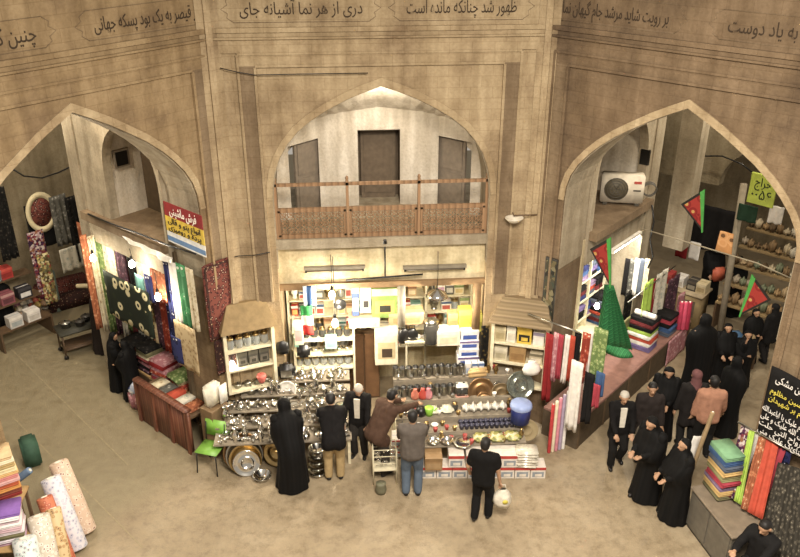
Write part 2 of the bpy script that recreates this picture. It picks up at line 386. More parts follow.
for i in range(7):
    if i in (1, 3, 5): vquad(pl[i], pl[i + 1], 5.2 if i != 3 else 5.3, 6.3)
    else: vquad(pl[i], pl[i + 1], 3.84, 6.3)
# plastered vault with straight creases
ap = arch_pts(0, 1.86, 4.9, 6.5); bp_ = arch_pts(0, 1.3, 5.25, 5.6)
vs = [(x, .8, z) for x, z in ap] + [(x, 1.75, z) for x, z in bp_]; n = len(ap)
ub.add(vs, [(i, i + 1, n + i + 1, n + i) for i in range(n - 1)] + [tuple(range(n, 2 * n))])
struct(ub.build('wall_upper_room', mWhite))
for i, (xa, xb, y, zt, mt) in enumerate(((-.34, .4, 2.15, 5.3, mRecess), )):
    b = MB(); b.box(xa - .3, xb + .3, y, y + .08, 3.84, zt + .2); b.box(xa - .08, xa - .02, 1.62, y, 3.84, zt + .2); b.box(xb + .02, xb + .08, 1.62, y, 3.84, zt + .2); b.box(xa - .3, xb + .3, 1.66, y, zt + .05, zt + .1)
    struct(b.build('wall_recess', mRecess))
for i, (p, q) in enumerate((((-1.5, 1.22), (-.98, 1.72)), ((1.04, 1.72), (1.58, 1.22)))):
    d = Vector((q[0] - p[0], q[1] - p[1], 0)); a = math.atan2(d.y, d.x); L = d.length
    dr = MB(); dr.box(0, L, 0, .05, 3.84, 5.35); dr.box(.06, L - .06, -.015, 0, 3.95, 4.5); dr.box(.06, L - .06, -.015, 0, 4.58, 5.15)
    struct(dr.build('door_%d' % (i + 1), mDoor, loc=(p[0], p[1], 0), rz=a))
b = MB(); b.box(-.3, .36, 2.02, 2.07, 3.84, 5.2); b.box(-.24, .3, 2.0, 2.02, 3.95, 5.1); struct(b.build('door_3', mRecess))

# ---- balcony balustrade: lattice panels between posts
bal = E('balcony_railing', 'orange wooden balcony railing with pierced star lattice under a thin handrail', 'railing', (0, .12, 3.84))
for sg, (xa, xb) in enumerate(((-1.78, -.62), (-.56, .6), (.66, 1.78))):
    f = MB(); z0, z1 = .04, .52
    for z in (z0, z1): f.box(xa, xb, -.03, .03, z - .035, z + .035)
    f.box(xa, xa + .04, -.03, .03, z0, z1); f.box(xb - .04, xb, -.03, .03, z0, z1); fo = f.build('panel_frame', mWood, bal)
    g = MB(); n = 8; px = (xb - xa) / n; pz = (z1 - z0) / 3
    for i in range(n):
        for j in range(3):
            cx, cz = xa + px * (i + .5), z0 + pz * (j + .5); r = .062
            ring = [(cx + r * math.cos(k * PI / 4), 0, cz + r * math.sin(k * PI / 4)) for k in range(9)]; g.tube(ring, .0085, 4, sm=False)
            for dx, dz in ((1, 1), (1, -1)): g.tube([(cx - dx * px / 2, 0, cz - dz * pz / 2), (cx + dx * px / 2, 0, cz + dz * pz / 2)], .008, 4, sm=False)
            g.tube([(cx - px / 2, .004, cz), (cx + px / 2, .004, cz)], .006, 4, sm=False); g.tube([(cx, .004, cz - pz / 2), (cx, .004, cz + pz / 2)], .006, 4, sm=False)
    g.build('lattice', mWood, fo)
for x in (-1.8, -.59, .63, 1.8):
    p = MB(); p.box(x - .025, x + .025, -.025, .025, 0, 1.04); p.lathe([(.001, 1.12), (.022, 1.1), (.03, 1.07), (.02, 1.04)], 10, (x, 0, 0)); p.build('post', mWood, bal)
p = MB(); p.box(-1.82, 1.82, -.025, .025, .95, 1.0); p.build('handrail', mWood, bal)
# drop-in kerb beam under the railing
b = MB(); b.box(-1.84, 1.84, .06, .2, 3.7, 3.82); struct(b.build('trim_6', mCream))

# ---- alleys left and right of the shop
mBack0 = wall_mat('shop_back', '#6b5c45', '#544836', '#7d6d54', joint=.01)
def alley(fr, name, depth=3.5, zl=3.75, n0=.95, n1=2.65, lb=-.2):
    s_ = -1 if fr == 'L' else 1
    X = FM(fr)
    def bx(b, t0, t1, w0, w1, z0, z1): xa, xb = sorted((s_ * t0, s_ * t1)); b.box(xa, xb, w0, w1, z0, z1)
    # side wall with an arched loggia opening; built along w, so extrude along t
    c, hw = (n0 + n1) / 2, (n1 - n0) / 2
    ap = arch_pts(c, hw, 4.7, 5.75)
    poly = [(.88, 3.1), (depth, 3.1), (depth, 7.6), (.88, 7.6)]
    ring = [(n0, zl)] + ap + [(n1, zl)]
    b = MB(); XR = Matrix.Rotation(PI / 2, 4, 'Z') if True else None
    # four pieces round the opening so that no polygon has a hole
    R90 = Matrix(((0, 1 * s_, 0, .0), (1, 0, 0, 0), (0, 0, 1, 0), (0, 0, 0, 1)))     # (w, t, z) -> local (x, y, z)
    b.prism([(.88, 3.1), (depth, 3.1), (depth, zl - .03), (.88, zl - .03)], .42, .6, X=R90)
    left = [(.88, zl - .03), (n0, zl - .03)] + ap[:len(ap) // 2 + 1] + [(c, 7.6), (.88, 7.6)]
    right = [(c, 7.6)] + ap[len(ap) // 2:] + [(n1, zl - .03), (depth, zl - .03), (depth, 7.6)]
    b.prism(left, .42, .6, X=R90); b.prism(right, .42, .6, X=R90)
    struct(b.build('wall_%s_alley' % name, mGreyW, X=X))
    b = MB(); bx(b, -1.3, .75, .9, depth, zl - .16, zl); struct(b.build('trim_%d' % (7 if fr == 'L' else 8), mDark, X=X))       # ledge slab
    b = MB(); bx(b, -1.3, .42, n1 + .02, n1 + .12, zl, 5.9); bx(b, -1.3, .42, .8, .9, zl, 5.9); bx(b, -1.3, .42, .9, n1, 5.85, 5.95)
    struct(b.build('wall_%s_loggia' % name, mWhite, X=X))
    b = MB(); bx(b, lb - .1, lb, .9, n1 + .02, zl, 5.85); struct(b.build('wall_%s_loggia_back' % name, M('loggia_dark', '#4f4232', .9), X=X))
    # pointed vault over the alley
    b = MB(); ap2 = arch_pts(s_ * 2.42, 1.95, 5.9, 7.3); n = len(ap2); vs = []
    for w_ in (.85, depth): vs += [(x, w_, z) for x, z in ap2] + [(x, w_, z + .25) for x, z in ap2]
    fs = [(i, i + 1, 2 * n + i + 1, 2 * n + i) for i in range(n - 1)] + [(n + i, 3 * n + i, 3 * n + i + 1, n + i + 1) for i in range(n - 1)]
    b.add(vs, fs); struct(b.build('ceiling_%s_alley' % name, mGreyW, X=X))
    # back of the ground-floor shop and the pier at its far end
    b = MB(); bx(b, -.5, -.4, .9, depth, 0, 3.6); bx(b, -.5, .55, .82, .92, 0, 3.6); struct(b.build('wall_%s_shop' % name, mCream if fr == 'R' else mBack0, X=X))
    b = MB(); bx(b, -1.2, .62, depth - .02, depth + .35, 0, 7.6); struct(b.build('wall_%s_pier' % name, mGreyW, X=X))
alley('L', 'left')
alley('R', 'right', depth=3.2, n0=1.0, n1=2.95, lb=-.62)
mBack = wall_mat('back_plaster', '#93866c', '#766a54', '#a79a80', joint=.03)
b = MB(); b.box(-6.5, 5.5, 7.8, 8.0, 0, 8); struct(b.build('wall_left_back', mBack, X=FM('L')))
b = MB(); b.box(-6, 9., 11.2, 11.4, 0, 8); struct(b.build('wall_right_back', mBack, X=FM('R')))
# far pier and cross wall of the right alley, with a blind arch
b = MB(); b.box(.5, .95, 4.6, 5.0, 2.2, 7.6)
struct(b.build('wall_right_far_pier', mGreyW, X=FM('R')))
b = MB(); ap = arch_pts(2.3, 1.7, 2.9, 4.3)
b.prism([(-1.5, 2.9), (.6, 2.9)] + ap + [(4., 2.9), (6, 2.9), (6, 7.8), (-1.5, 7.8)], 7.2, 7.5); struct(b.build('wall_right_cross', mBack, X=FM('R')))
# seams in the alley floor
for i, (a, c) in enumerate((((5, 343), (128, 465)), ((13, 417), (143, 548)))):
    p, q = A(*a), A(*c); d = (q - p); an = math.atan2(d.y, d.x); b = MB(); b.box(0, d.length, -.012, .012, -.02, .003)
    struct(b.build('trim_%d' % (11 + i), M('seam', '#968a70', .8), loc=p, rz=an))
# small black window in the left loggia's end wall
t, w, z = AP('L', 121, 158, w=2.66); b = MB(); b.box(-.16, .16, -.02, .03, -.17, .17); b.box(-.12, .12, -.03, .0, -.13, .13, 1)
struct(b.build('window_1', [mDoor, M('black_glass', '#0d0c0b', .3)], X=FM('L') @ Matrix.Translation((-t, 2.66, z))))
t, w, z = AP('R', 645, 157, w=2.96); b = MB(); b.box(-.09, .09, -.02, .03, -.15, .15); struct(b.build('window_2', M('black_glass', '#0d0c0b', .3), X=FM('R') @ Matrix.Translation((t, 2.96, z))))
# ------------------------------------------------------------------ goods: prototypes
STEEL = M('polished_steel', '#d8d6d0', .16, 1., .06, 4.)
STEEL2 = M('brushed_steel', '#a9a69c', .32, 1., .12, 6.)
BRASS = M('dull_brass', '#b59b6b', .3, 1., .15)
COPPER = M('brown_copper', '#8a6b4a', .35, .9, .15)
GLASSY = M('clear_glass', '#dfe4e0', .08, 0., .03, trans=.7)
SMOKE = M('smoked_glass', '#4c4a46', .12, 0., .1, trans=.3)
BLACKP = M('black_plastic', '#1a1918', .35)
WHITEP = M('white_plastic', '#e6e2d8', .4)
CHINA = M('white_china', '#ece8df', .25)
CREAMF = M('cream_frame', '#d8cfb2', .5)
CARD = M('brown_card', '#a98a5f', .8)
def colm(c, rough=.6): return M('paint_' + c.strip('#'), c, rough)
def pr(kind, mat=None):
    """shape maker: returns list of (part name, MB, material, parent index)"""
    P = []
    def put(n, b, m=None, par=0): P.append((n, b, m or mat, par)); return len(P) - 1
    if kind == 'bowl':
        put('bowl', MB().lathe([(.001, 0), (.045, 0), (.05, .008), (.085, .04), (.1, .075), (.108, .08), (.1, .083), (.082, .05), (.04, .015), (.001, .012)], 20))
    elif kind == 'plate':
        put('plate', MB().lathe([(.001, 0), (.07, 0), (.12, .018), (.13, .022), (.118, .028), (.07, .01), (.001, .009)], 24))
    elif kind == 'tray':
        put('tray', MB().lathe([(.001, 0), (.2, 0), (.235, .025), (.25, .03), (.25, .036), (.23, .034), (.198, .01), (.12, .01), (.118, .013), (.1, .013), (.098, .01), (.001, .01)], 32))
    elif kind == 'pot':
        put('body', MB().lathe([(.001, 0), (.085, 0), (.1, .012), (.105, .11), (.112, .115), (.108, .12), (.098, .115), (.094, .02), (.001, .012)], 22))
        put('lid', MB().lathe([(.112, .118), (.108, .128), (.06, .15), (.02, .158), (.001, .158)], 22))
        put('knob', MB().lathe([(.001, .155), (.012, .158), (.02, .178), (.012, .188), (.001, .19)], 10), BLACKP, 1)
        for s in (-1, 1): put('handle', MB().tube([(s * .1, -.035, .09), (s * .145, -.03, .1), (s * .15, 0, .1), (s * .145, .03, .1), (s * .1, .035, .09)], .008, 6), BLACKP)
    elif kind == 'kettle':
        put('body', MB().lathe([(.001, 0), (.07, 0), (.095, .03), (.1, .07), (.08, .115), (.045, .135), (.04, .14), (.001, .14)], 20))
        put('spout', MB().tube([(.085, 0, .05), (.125, 0, .09), (.15, 0, .14)], [.022, .014, .01], 8))
        put('handle', MB().tube([(-.06, 0, .12), (-.08, 0, .2), (0, 0, .235), (.08, 0, .2), (.06, 0, .12)], .008, 6), BLACKP)
        put('lid', MB().lathe([(.045, .138), (.03, .152), (.01, .158), (.014, .175), (.001, .18)], 12))
    elif kind == 'samovar':
        put('body', MB().lathe([(.001, 0), (.08, 0), (.085, .02), (.04, .05), (.04, .07), (.1, .12), (.115, .22), (.1, .3), (.06, .33), (.055, .36), (.001, .36)], 20))
        put('tap', MB().tube([(0, -.1, .14), (0, -.15, .14), (0, -.155, .11)], .01, 6), BRASS)
        for s in (-1, 1): put('handle', MB().tube([(s * .1, 0, .26), (s * .145, 0, .25), (s * .15, 0, .2), (s * .112, 0, .19)], .008, 6))
        put('teapot_stand', MB().lathe([(.06, .36), (.075, .375), (.07, .39), (.03, .39), (.03, .42), (.001, .43)], 14))
    elif kind == 'cup':
        put('cup', MB().lathe([(.001, 0), (.028, 0), (.036, .06), (.038, .07), (.034, .07), (.026, .01), (.001, .01)], 14))
    elif kind == 'mug':
        b = MB().lathe([(.001, 0), (.05, 0), (.052, .02), (.048, .15), (.055, .165), (.05, .168), (.044, .15), (.044, .02), (.001, .015)], 16); put('body', b)
        put('handle', MB().tube([(.047, 0, .13), (.09, 0, .125), (.092, 0, .06), (.049, 0, .045)], .007, 6))
        put('lid', MB().lathe([(.053, .166), (.045, .185), (.02, .2), (.001, .205)], 14), BLACKP)
    elif kind == 'jar':
        put('body', MB().lathe([(.001, 0), (.055, 0), (.062, .015), (.065, .11), (.05, .14), (.045, .15), (.001, .15)], 16))
        put('lid', MB().lathe([(.05, .145), (.052, .175), (.03, .185), (.012, .19), (.015, .205), (.001, .21)], 14), BRASS)
    elif kind == 'vase':
        put('vase', MB().lathe([(.001, 0), (.05, 0), (.055, .01), (.03, .04), (.075, .12), (.07, .19), (.03, .25), (.035, .29), (.05, .31), (.044, .31), (.024, .26), (.001, .25)], 16))
    elif kind == 'thermos':
        put('body', MB().lathe([(.001, 0), (.055, 0), (.058, .02), (.056, .22), (.04, .26), (.001, .26)], 16))
        put('cap', MB().lathe([(.042, .255), (.04, .32), (.034, .33), (.001, .33)], 14), BLACKP)
        put('handle', MB().tube([(.055, 0, .21), (.1, 0, .2), (.1, 0, .08), (.056, 0, .06)], .008, 6), BLACKP)
    elif kind == 'basin':
        put('basin', MB().lathe([(.001, 0), (.12, 0), (.13, .01), (.17, .1), (.19, .11), (.185, .116), (.165, .108), (.12, .02), (.001, .014)], 26))
    elif kind == 'lid':
        put('lid', MB().lathe([(.12, 0), (.118, .012), (.07, .035), (.02, .042), (.001, .043)], 22)); put('knob', MB().lathe([(.01, .04), (.02, .06), (.001, .07)], 10), BLACKP)
    return P
PROTO = {}
PARTNAMES = {}
def good(name, kind, mat, label, cat, loc, rz=0., group=None, scale=1., rot=None):
    key = (kind, mat.name)
    if key not in PROTO:
        ps = pr(kind, mat)
        if len(ps) == 1:
            o = ps[0][1].build(name, ps[0][2]); tag(o, label, cat, group)
        else:
            o = E(name, label, cat, (0, 0, 0), 0, group); bs = []; fam = []
            for n, b, m, par in ps:
                p = o if par == 0 else bs[par]
                q = b.build(n, m, p); bs.append(q); KIDS[q.name] = []
                if p is not o: KIDS[p.name].append(q)
                else: fam.append(q)
            KIDS[o.name] = fam
        PROTO[key] = o
        KIDS.setdefault(o.name, [])
        o.location = loc; o.rotation_euler = rot if rot else (0, 0, rz); o.scale = (scale,) * 3 if not isinstance(scale, tuple) else scale
        return o
    o = clone(PROTO[key], loc, rz, label, group, scale, rot); o.name = name; o['category'] = cat
    return o
def carton(label, loc, size, cols, rz=0., name='carton', cat='box', group=None, face='-y'):
    """printed carton: body, band along the top and a picture panel on its front"""
    w, d, h = size; b = MB(); b.rbox(-w / 2, w / 2, -d / 2, d / 2, 0, h, .006, 0, seg=1, sm=False)
    m = [colm(c) for c in cols]
    if len(cols) > 1: b.box(-w / 2 - .002, w / 2 + .002, -d / 2 - .003, -d / 2 + .002, h * .74, h * .97, 1)
    if len(cols) > 2: b.box(-w * .38, w * .38, -d / 2 - .003, -d / 2 + .002, h * .16, h * .58, 2)
    if len(cols) > 3: b.box(-w * .2, w * .25, -d / 2 - .005, -d / 2, h * .2, h * .42, 3)
    b.box(-w / 2 + .01, w / 2 - .01, -.012, .012, h - .001, h + .002, len(cols) - 1)
    return tag(b.build(name, m, loc=loc, rz=rz), label, cat, group)
def folded(label, loc, size, mat, rz=0., group=None, name='folded_cloth', cat='fabric'):
    """a folded length of cloth: rounded slab with turned layers showing on its front"""
    w, d, h = size; b = MB(); n = max(2, int(h / .025))
    for i in range(n):
        z0, z1 = h * i / n, h * (i + 1) / n; e = random.uniform(-.012, .012)
        b.rbox(-w / 2 + e, w / 2 + e, -d / 2 + random.uniform(-.008, .008), d / 2, z0 + .001, z1 + .002, min(.012, (z1 - z0) * .42), 0)
    return tag(b.build(name, mat, loc=loc, rz=rz), label, cat, group)
def bulb(label, loc, cord=1.2, power=60, r=.055, shade=None, group=None):
    t = E('hanging_bulb', label, 'lamp', loc, 0, group)
    MB().lathe([(.001, -r * 1.25), (r * .7, -r), (r, -r * .2), (r * .8, r * .6), (r * .38, r * 1.3), (r * .36, r * 1.6), (.001, r * 1.6)], 16).build('glass', M('lit_bulb', '#fff6e4', .3, emit=45.), t)
    MB().lathe([(.001, r * 1.5), (r * .45, r * 1.5), (r * .5, r * 2.6), (r * .2, r * 3), (.001, r * 3)], 12).build('socket', BLACKP, t)
    MB().tube([(0, 0, r * 2.9), (.01, .01, cord * .5), (0, 0, cord)], .006, 5).build('cord', BLACKP, t)
    if shade: MB().lathe([(.03, r * 2.6), (.16, r * 1.3), (.2, r * .2), (.195, r * .2), (.155, r * 1.2), (.028, r * 2.4)], 22).build('shade', shade, t)
    l = bpy.data.lights.new('bulb_light', 'POINT'); l.energy = power; l.color = (1., .88, .68); l.shadow_soft_size = .07
    o = bpy.data.objects.new('bulb_light', l); COL.objects.link(o); o.parent = t; o.location = (0, 0, -r * 2.2)
    return t
def tube_lamp(label, p, q, lit=0., power=0., drop=.0):
    p = Vector(p); q = Vector(q); d = q - p; L = d.length; a = math.atan2(d.y, d.x)
    t = E('tube_lamp', label, 'lamp', p, a)
    MB().box(0, L, -.04, .04, .03, .08).build('housing', M('lamp_housing', '#8a8272', .5) if not lit else WHITEP, t)
    MB().cyl((.03, 0, .0), (L - .03, 0, .0), .02, seg=12).build('tube', M('lit_tube', '#fffaf0', .3, emit=30.) if lit else M('dull_tube', '#6d6455', .4), t)
    for x in (.02, L - .05): MB().box(x, x + .03, -.025, .025, -.025, .04).build('end_cap', BLACKP if not lit else WHITEP, t)
    if power:
        l = bpy.data.lights.new('tube_light', 'AREA'); l.shape = 'RECTANGLE'; l.size = L; l.size_y = .06; l.energy = power; l.color = (1., .95, .85)
        o = bpy.data.objects.new('tube_light', l); COL.objects.link(o); o.parent = t; o.location = (L / 2, 0, -.05)
    return t

# ------------------------------------------------------------------ the metalware shop under the front arch
b = MB(); b.box(-1.95, 1.95, 1.55, 1.65, 0, 3.66); struct(b.build('wall_shop_back', mCream))
for i, s in enumerate((-1, 1)):
    b = MB(); x0, x1 = sorted((s * 1.86, s * 1.96)); b.box(x0, x1, .85, 1.6, 0, 3.66); struct(b.build('wall_shop_' + ('left', 'right')[i], mCream))
# shelf unit on the back wall
SHZ = (.95, 1.33, 1.7, 2.06)
sh = E('shelving_unit', 'cream shelving crammed with jars and cartons at the back of the metalware shop', 'shelf', (0, 1.55, 0))
for z in SHZ: MB().box(-1.8, 1.8, -.36, 0, z - .03, z).build('shelf_board', CREAMF, sh)
for x in (-1.8, -.9, 0, .9, 1.8): MB().box(x - .02, x + .02, -.36, 0, .5, 2.5).build('upright', CREAMF, sh)
BOXC = [('#d9cfb0', '#7b8f4f', '#c9b478'), ('#e2dccb', '#39506f', '#a94b3a'), ('#c9a878', '#8b5e3a', '#e3d7b4'), ('#dfe0d6', '#3b6b62', '#86a79a'), ('#b33c31', '#e6dfd0', '#d9b25c'), ('#8fb9a6', '#e3ead9', '#4f8574'), ('#efe9da', '#8a3f6b', '#c9a0bd'), ('#5c5b57', '#9c9a90', '#c7c3b3')]
nb = 0
for si, z in enumerate(SHZ):
    for bay in range(4):
        x = -1.8 + .9 * bay + .06
        while x < -1.8 + .9 * (bay + 1) - .13:
            k = random.random()
            if k < .42:
                w = random.uniform(.12, .2); h = random.uniform(.16, .3); c = random.choice(BOXC)
                if x + w > -1.8 + .9 * (bay + 1) - .03: break
                carton('small printed carton on the back shelves of the metalware shop', (x + w / 2, 1.33, z), (w, .2, h), c, group='cartons on the back shelves'); x += w + .012
            else:
                kd, mt, nm, ct = random.choice((('jar', GLASSY, 'glass_jar', 'jar'), ('jar', SMOKE, 'glass_jar', 'jar'), ('thermos', STEEL2, 'thermos_flask', 'flask'), ('vase', CHINA, 'china_vase', 'vase'), ('vase', BRASS, 'brass_vase', 'vase'), ('samovar', STEEL2, 'samovar', 'samovar')))
                wd = .24 if kd == 'samovar' else .15
                if x + wd > -1.8 + .9 * (bay + 1) - .03: break
                good(nm, kd, mt, {'jar': 'lidded storage jar on the back shelves of the metalware shop' if mt is GLASSY else 'smoky storage jar on the back shelves of the metalware shop', 'thermos': 'steel flask on the back shelves of the metalware shop', 'vase': ('white' if mt is CHINA else 'brass') + ' vase on the back shelves of the metalware shop', 'samovar': 'steel samovar on the back shelves of the metalware shop'}[kd], ct, (x + wd / 2, 1.33, z), random.uniform(0, 6), nm.replace('_', ' ') + 's on the back shelves' + (' smoky' if mt is SMOKE else ''), .78 if kd == 'samovar' else .95 if kd != 'jar' else 1.1)
                x += wd + .01
GREYPOST = M('grey_paint_post', '#9a9382', .6)
# open frame of the shop front
for i, (u0, u1, v1, mt, lb) in enumerate(((396, 407, 314, GREYPOST, 'grey'), (472, 480, 317, mBrown, 'brown'))):
    t, w, z0 = AP('F', (u0 + u1) / 2, v1, w=.12); hw = .07
    b = MB(); b.rbox(t - hw, t + hw, .08, .18, z0 - .25, 2.86, .008); struct(b.build('trim_%d' % (20 + i), mt))
# lamps
t, w, z = AP('F', 332, 295, w=-.12); bulb('glaring bare bulb hanging left of centre under the shop lintel, upper of two', (t, w, z), 3.62 - z, 80, .06)
t, w, z = AP('F', 335, 323, w=-.2); bulb('glaring bare bulb hanging low in front of the jars, lower of two', (t, w, z), 3.62 - z, 100, .062)
t, w, z = AP('F', 437, 297, w=-.12); bulb('glaring bulb in a shiny steel reflector shade right of centre', (t, w, z), 3.62 - z, 80, .06, STEEL)
p = AP('F', 304, 271, w=.06); q = AP('F', 365, 271, w=.06); tube_lamp('unlit dark tube lamp on the cream wall, left one under the railing', (p[0], .05, p[2]), (q[0], .05, q[2]))
p = AP('F', 403, 270, w=.06); q = AP('F', 466, 270, w=.06); tube_lamp('unlit dark tube lamp on the cream wall, right one under the railing', (p[0], .05, p[2]), (q[0], .05, q[2]))
p = AP('F', 346, 281, w=.0); q = AP('F', 423, 275, w=.0); tag(MB().tube([Vector((p[0], .03, p[2])), Vector((q[0], .03, q[2]))], .018, 8).build('curtain_rod', BLACKP), 'thin dark rod slung on a slant along the cream wall', 'rod')
p = AP('F', 385, 262, w=.1)
t = E('ceiling_fan_rod', 'dark drop rod with small hub hanging from below the railing', 'rod', (p[0], .08, 3.0)); MB().tube([(0, 0, .75), (0, 0, .05)], .014, 8).build('rod', BLACKP, t); MB().lathe([(.001, .72), (.05, .72), (.04, .8), (.001, .8)], 12).build('hub', BLACKP, t)

def hangbox(u0, v0, u1, v1, y, d, cols, label, name='carton', cat='box'):
    a = AP('F', (u0 + u1) / 2, v1, w=y); x0 = AP('F', u0, (v0 + v1) / 2, w=y)[0]; x1 = AP('F', u1, (v0 + v1) / 2, w=y)[0]; zt = AP('F', (u0 + u1) / 2, v0, w=y)[2]
    return carton(label, ((x0 + x1) / 2, y + d / 2, a[2]), (x1 - x0, d, zt - a[2]), cols, name=name, cat=cat)
# goods hung in the mouth of the shop
def cloth(label, cat, name, mat, fr, pl, pos, u0, v0, u1, v1, amp=.02, folds=3, flare=0., th=.012, group=None, lean=0., edge=None):
    """hung cloth on plane t=pos or w=pos of a wall frame"""
    um, vm = (u0 + u1) / 2, (v0 + v1) / 2; kw = {pl: pos}; ai = 1 if pl == 't' else 0
    a0 = AP(fr, u0, vm, **kw)[ai]; a1 = AP(fr, u1, vm, **kw)[ai]; zt = AP(fr, um, v0, **kw)[2]; zb = AP(fr, um, v1, **kw)[2]
    zb = max(zb, .02); c = (a0 + a1) / 2; wd = abs(a1 - a0); h = zt - zb; ph = random.uniform(0, 6)
    def fn(i, j):
        k = 1 + flare * j
        return ((i - .5) * wd * k, amp * math.sin(folds * 2 * PI * i + ph + j) * (.3 + .7 * j) + lean * j, -h * j)
    o, T, W_ = FR[fr]; ax = W_ if pl == 't' else T
    p = G(fr, pos, c, zt) if pl == 't' else G(fr, c, pos, zt)
    ob = MB().sheet(fn, max(10, folds * 6), 10, th).build(name, mat, loc=p, rz=math.atan2(ax.y, ax.x))
    return tag(ob, label, cat, group)
# flag: three bands sewn together
t0 = AP('F', 301, 320, w=-.02)[0]; t1 = AP('F', 313, 320, w=-.02)[0]; zt = AP('F', 307, 306, w=-.02)[2]; zb = AP('F', 307, 335, w=-.02)[2]
fl = E('flag', 'small green white and red striped flag hung at the shop mouth', 'flag', ((t0 + t1) / 2, -.02, zb))
for i, c in enumerate(('#b3271f', '#e8e2d2', '#2e8b45')):
    hh = (zt - zb) / 3
    MB().sheet(lambda a, d, i=i: ((a - .5) * (t1 - t0), .012 * math.sin(7 * a + d), hh * (i + d)), 10, 4, .008).build('band', colm(c, .8), fl)
cloth('blue and white cloth hung slanting beside the left edge of the shop', 'cloth', 'hung_cloth', MP('blue_white', 'stripe', ['#33517c', '#e2e2de', '#3d5d8a', '#cfd4d6'], 3), 'F', 'w', .02, 303, 286, 316, 306, .01, 2)
hangbox(372, 288, 397, 318, .3, .25, ('#86a24c', '#cfd3b0', '#d8b45a', '#3a3a30'), 'big green carton with a yellow foot, hung under the lintel')
hangbox(352, 285, 359, 316, .3, .15, ('#3e5286', '#e8e4d8', '#dcdcd8'), 'slim blue and white carton under the lintel left of the white box')
hangbox(360, 284, 371, 313, .32, .2, ('#e6e0d0', '#e6e0d0', '#b9b2a4', '#35322e'), 'white carton with a dark spot under the lintel beside the green one')
hangbox(375, 326, 398, 365, .3, .25, ('#e5dcbd', '#efe6cc', '#cdb98a', '#4a3a2b'), 'cream carton with a small dark picture right of the seller')
hangbox(448, 314, 458, 330, .25, .2, ('#c79b62', '#d3ac76', '#b0854f'), 'tan carton left of the yellow ones')
hangbox(459, 310, 472, 331, .2, .2, ('#dcd23f', '#e5de5f', '#cfc43a'), 'bright yellow carton, larger of two on the right shelf')
hangbox(473, 315, 486, 332, .15, .2, ('#d6cf4a', '#e5de5f', '#a7a034'), 'bright yellow carton, smaller of two by the right post')
hangbox(437, 331, 460, 346, .05, .25, ('#e8dfc8', '#efe7d2', '#dccfae'), 'wide cream carton below the tan one')
for k, (v0, v1) in enumerate(((331, 341), (341, 349), (349, 357), (357, 366))):
    hangbox(461 - k, v0, 479, v1, .05 - .02 * k, .28, ('#e6e4e4', '#7a6a94' if k % 2 else '#e6e4e4', '#3c56a0', '#3c56a0'), 'white carton with blue corner, %s of the stack by the black strip' % ('topmost', 'second', 'third', 'lowest')[k])
hangbox(294, 335, 303, 347, .3, .15, ('#8cc0ab', '#dfe8dc', '#6da391'), 'mint carton at the far left of the shop shelf')
hangbox(325, 338, 337, 349, .3, .15, ('#9ac8b4', '#e6ece0', '#76ab98'), 'mint carton below the lower bulb')
t, w, z = AP('F', 340, 304, w=.1); tag(MB().lathe([(.001, -.03), (.1, -.02), (.115, .02), (.1, .05), (.001, .06)], 20, X=Matrix.Rotation(PI / 2, 4, 'X')).build('frying_pan', BLACKP, loc=(t, w, z)), 'round black pan hanging below the upper left bulb', 'pan')
hangbox(389, 313, 424, 325, .3, .3, ('#c9a97a', '#d3b78c', '#b4915f'), 'long tan carton on the shelf right of the green one')
hangbox(349, 319, 380, 328, .25, .3, ('#e3d5b0', '#e9dfc2', '#d6c596'), 'long cream carton on the shelf under the white ones')
for k, u in enumerate((404, 412)):
    t, w, z = AP('F', u, 342, w=.2); b = MB(); b.lathe([(.001, 0), (.1, 0), (.12, .06), (.11, .2), (.07, .27), (.02, .3), (.001, .3)], 14, sy=.6); o = E('black_bag', ('left' if k == 0 else 'right') + ' one of two black bags hanging under the tan carton', 'bag', (t, w, z)); b.build('body', BLACKP, o); MB().tube([(-.05, 0, .27), (-.04, 0, .36), (.04, 0, .36), (.05, 0, .27)], .008, 6).build('handle', BLACKP, o)
t, w, z = AP('F', 431, 342, w=.15); o = E('glass_drum', 'tall smoky glass drum left of the wide cream carton', 'jar', (t, w, z)); MB().lathe([(.001, 0), (.13, 0), (.14, .02), (.14, .4), (.12, .43), (.001, .43)], 20).build('body', SMOKE, o); MB().lathe([(.13, .42), (.14, .46), (.05, .5), (.001, .5)], 18).build('lid', STEEL2, o)
o = cloth('black hanging strip with gold flecks by the right shop post', 'cloth', 'hung_strip', MP('black_gold', 'cells', ['#1a1815', '#151310', '#5d4c22', '#1a1815', '#201c16'], 22), 'F', 'w', -.2, 480, 326, 488, 382, .015, 2)

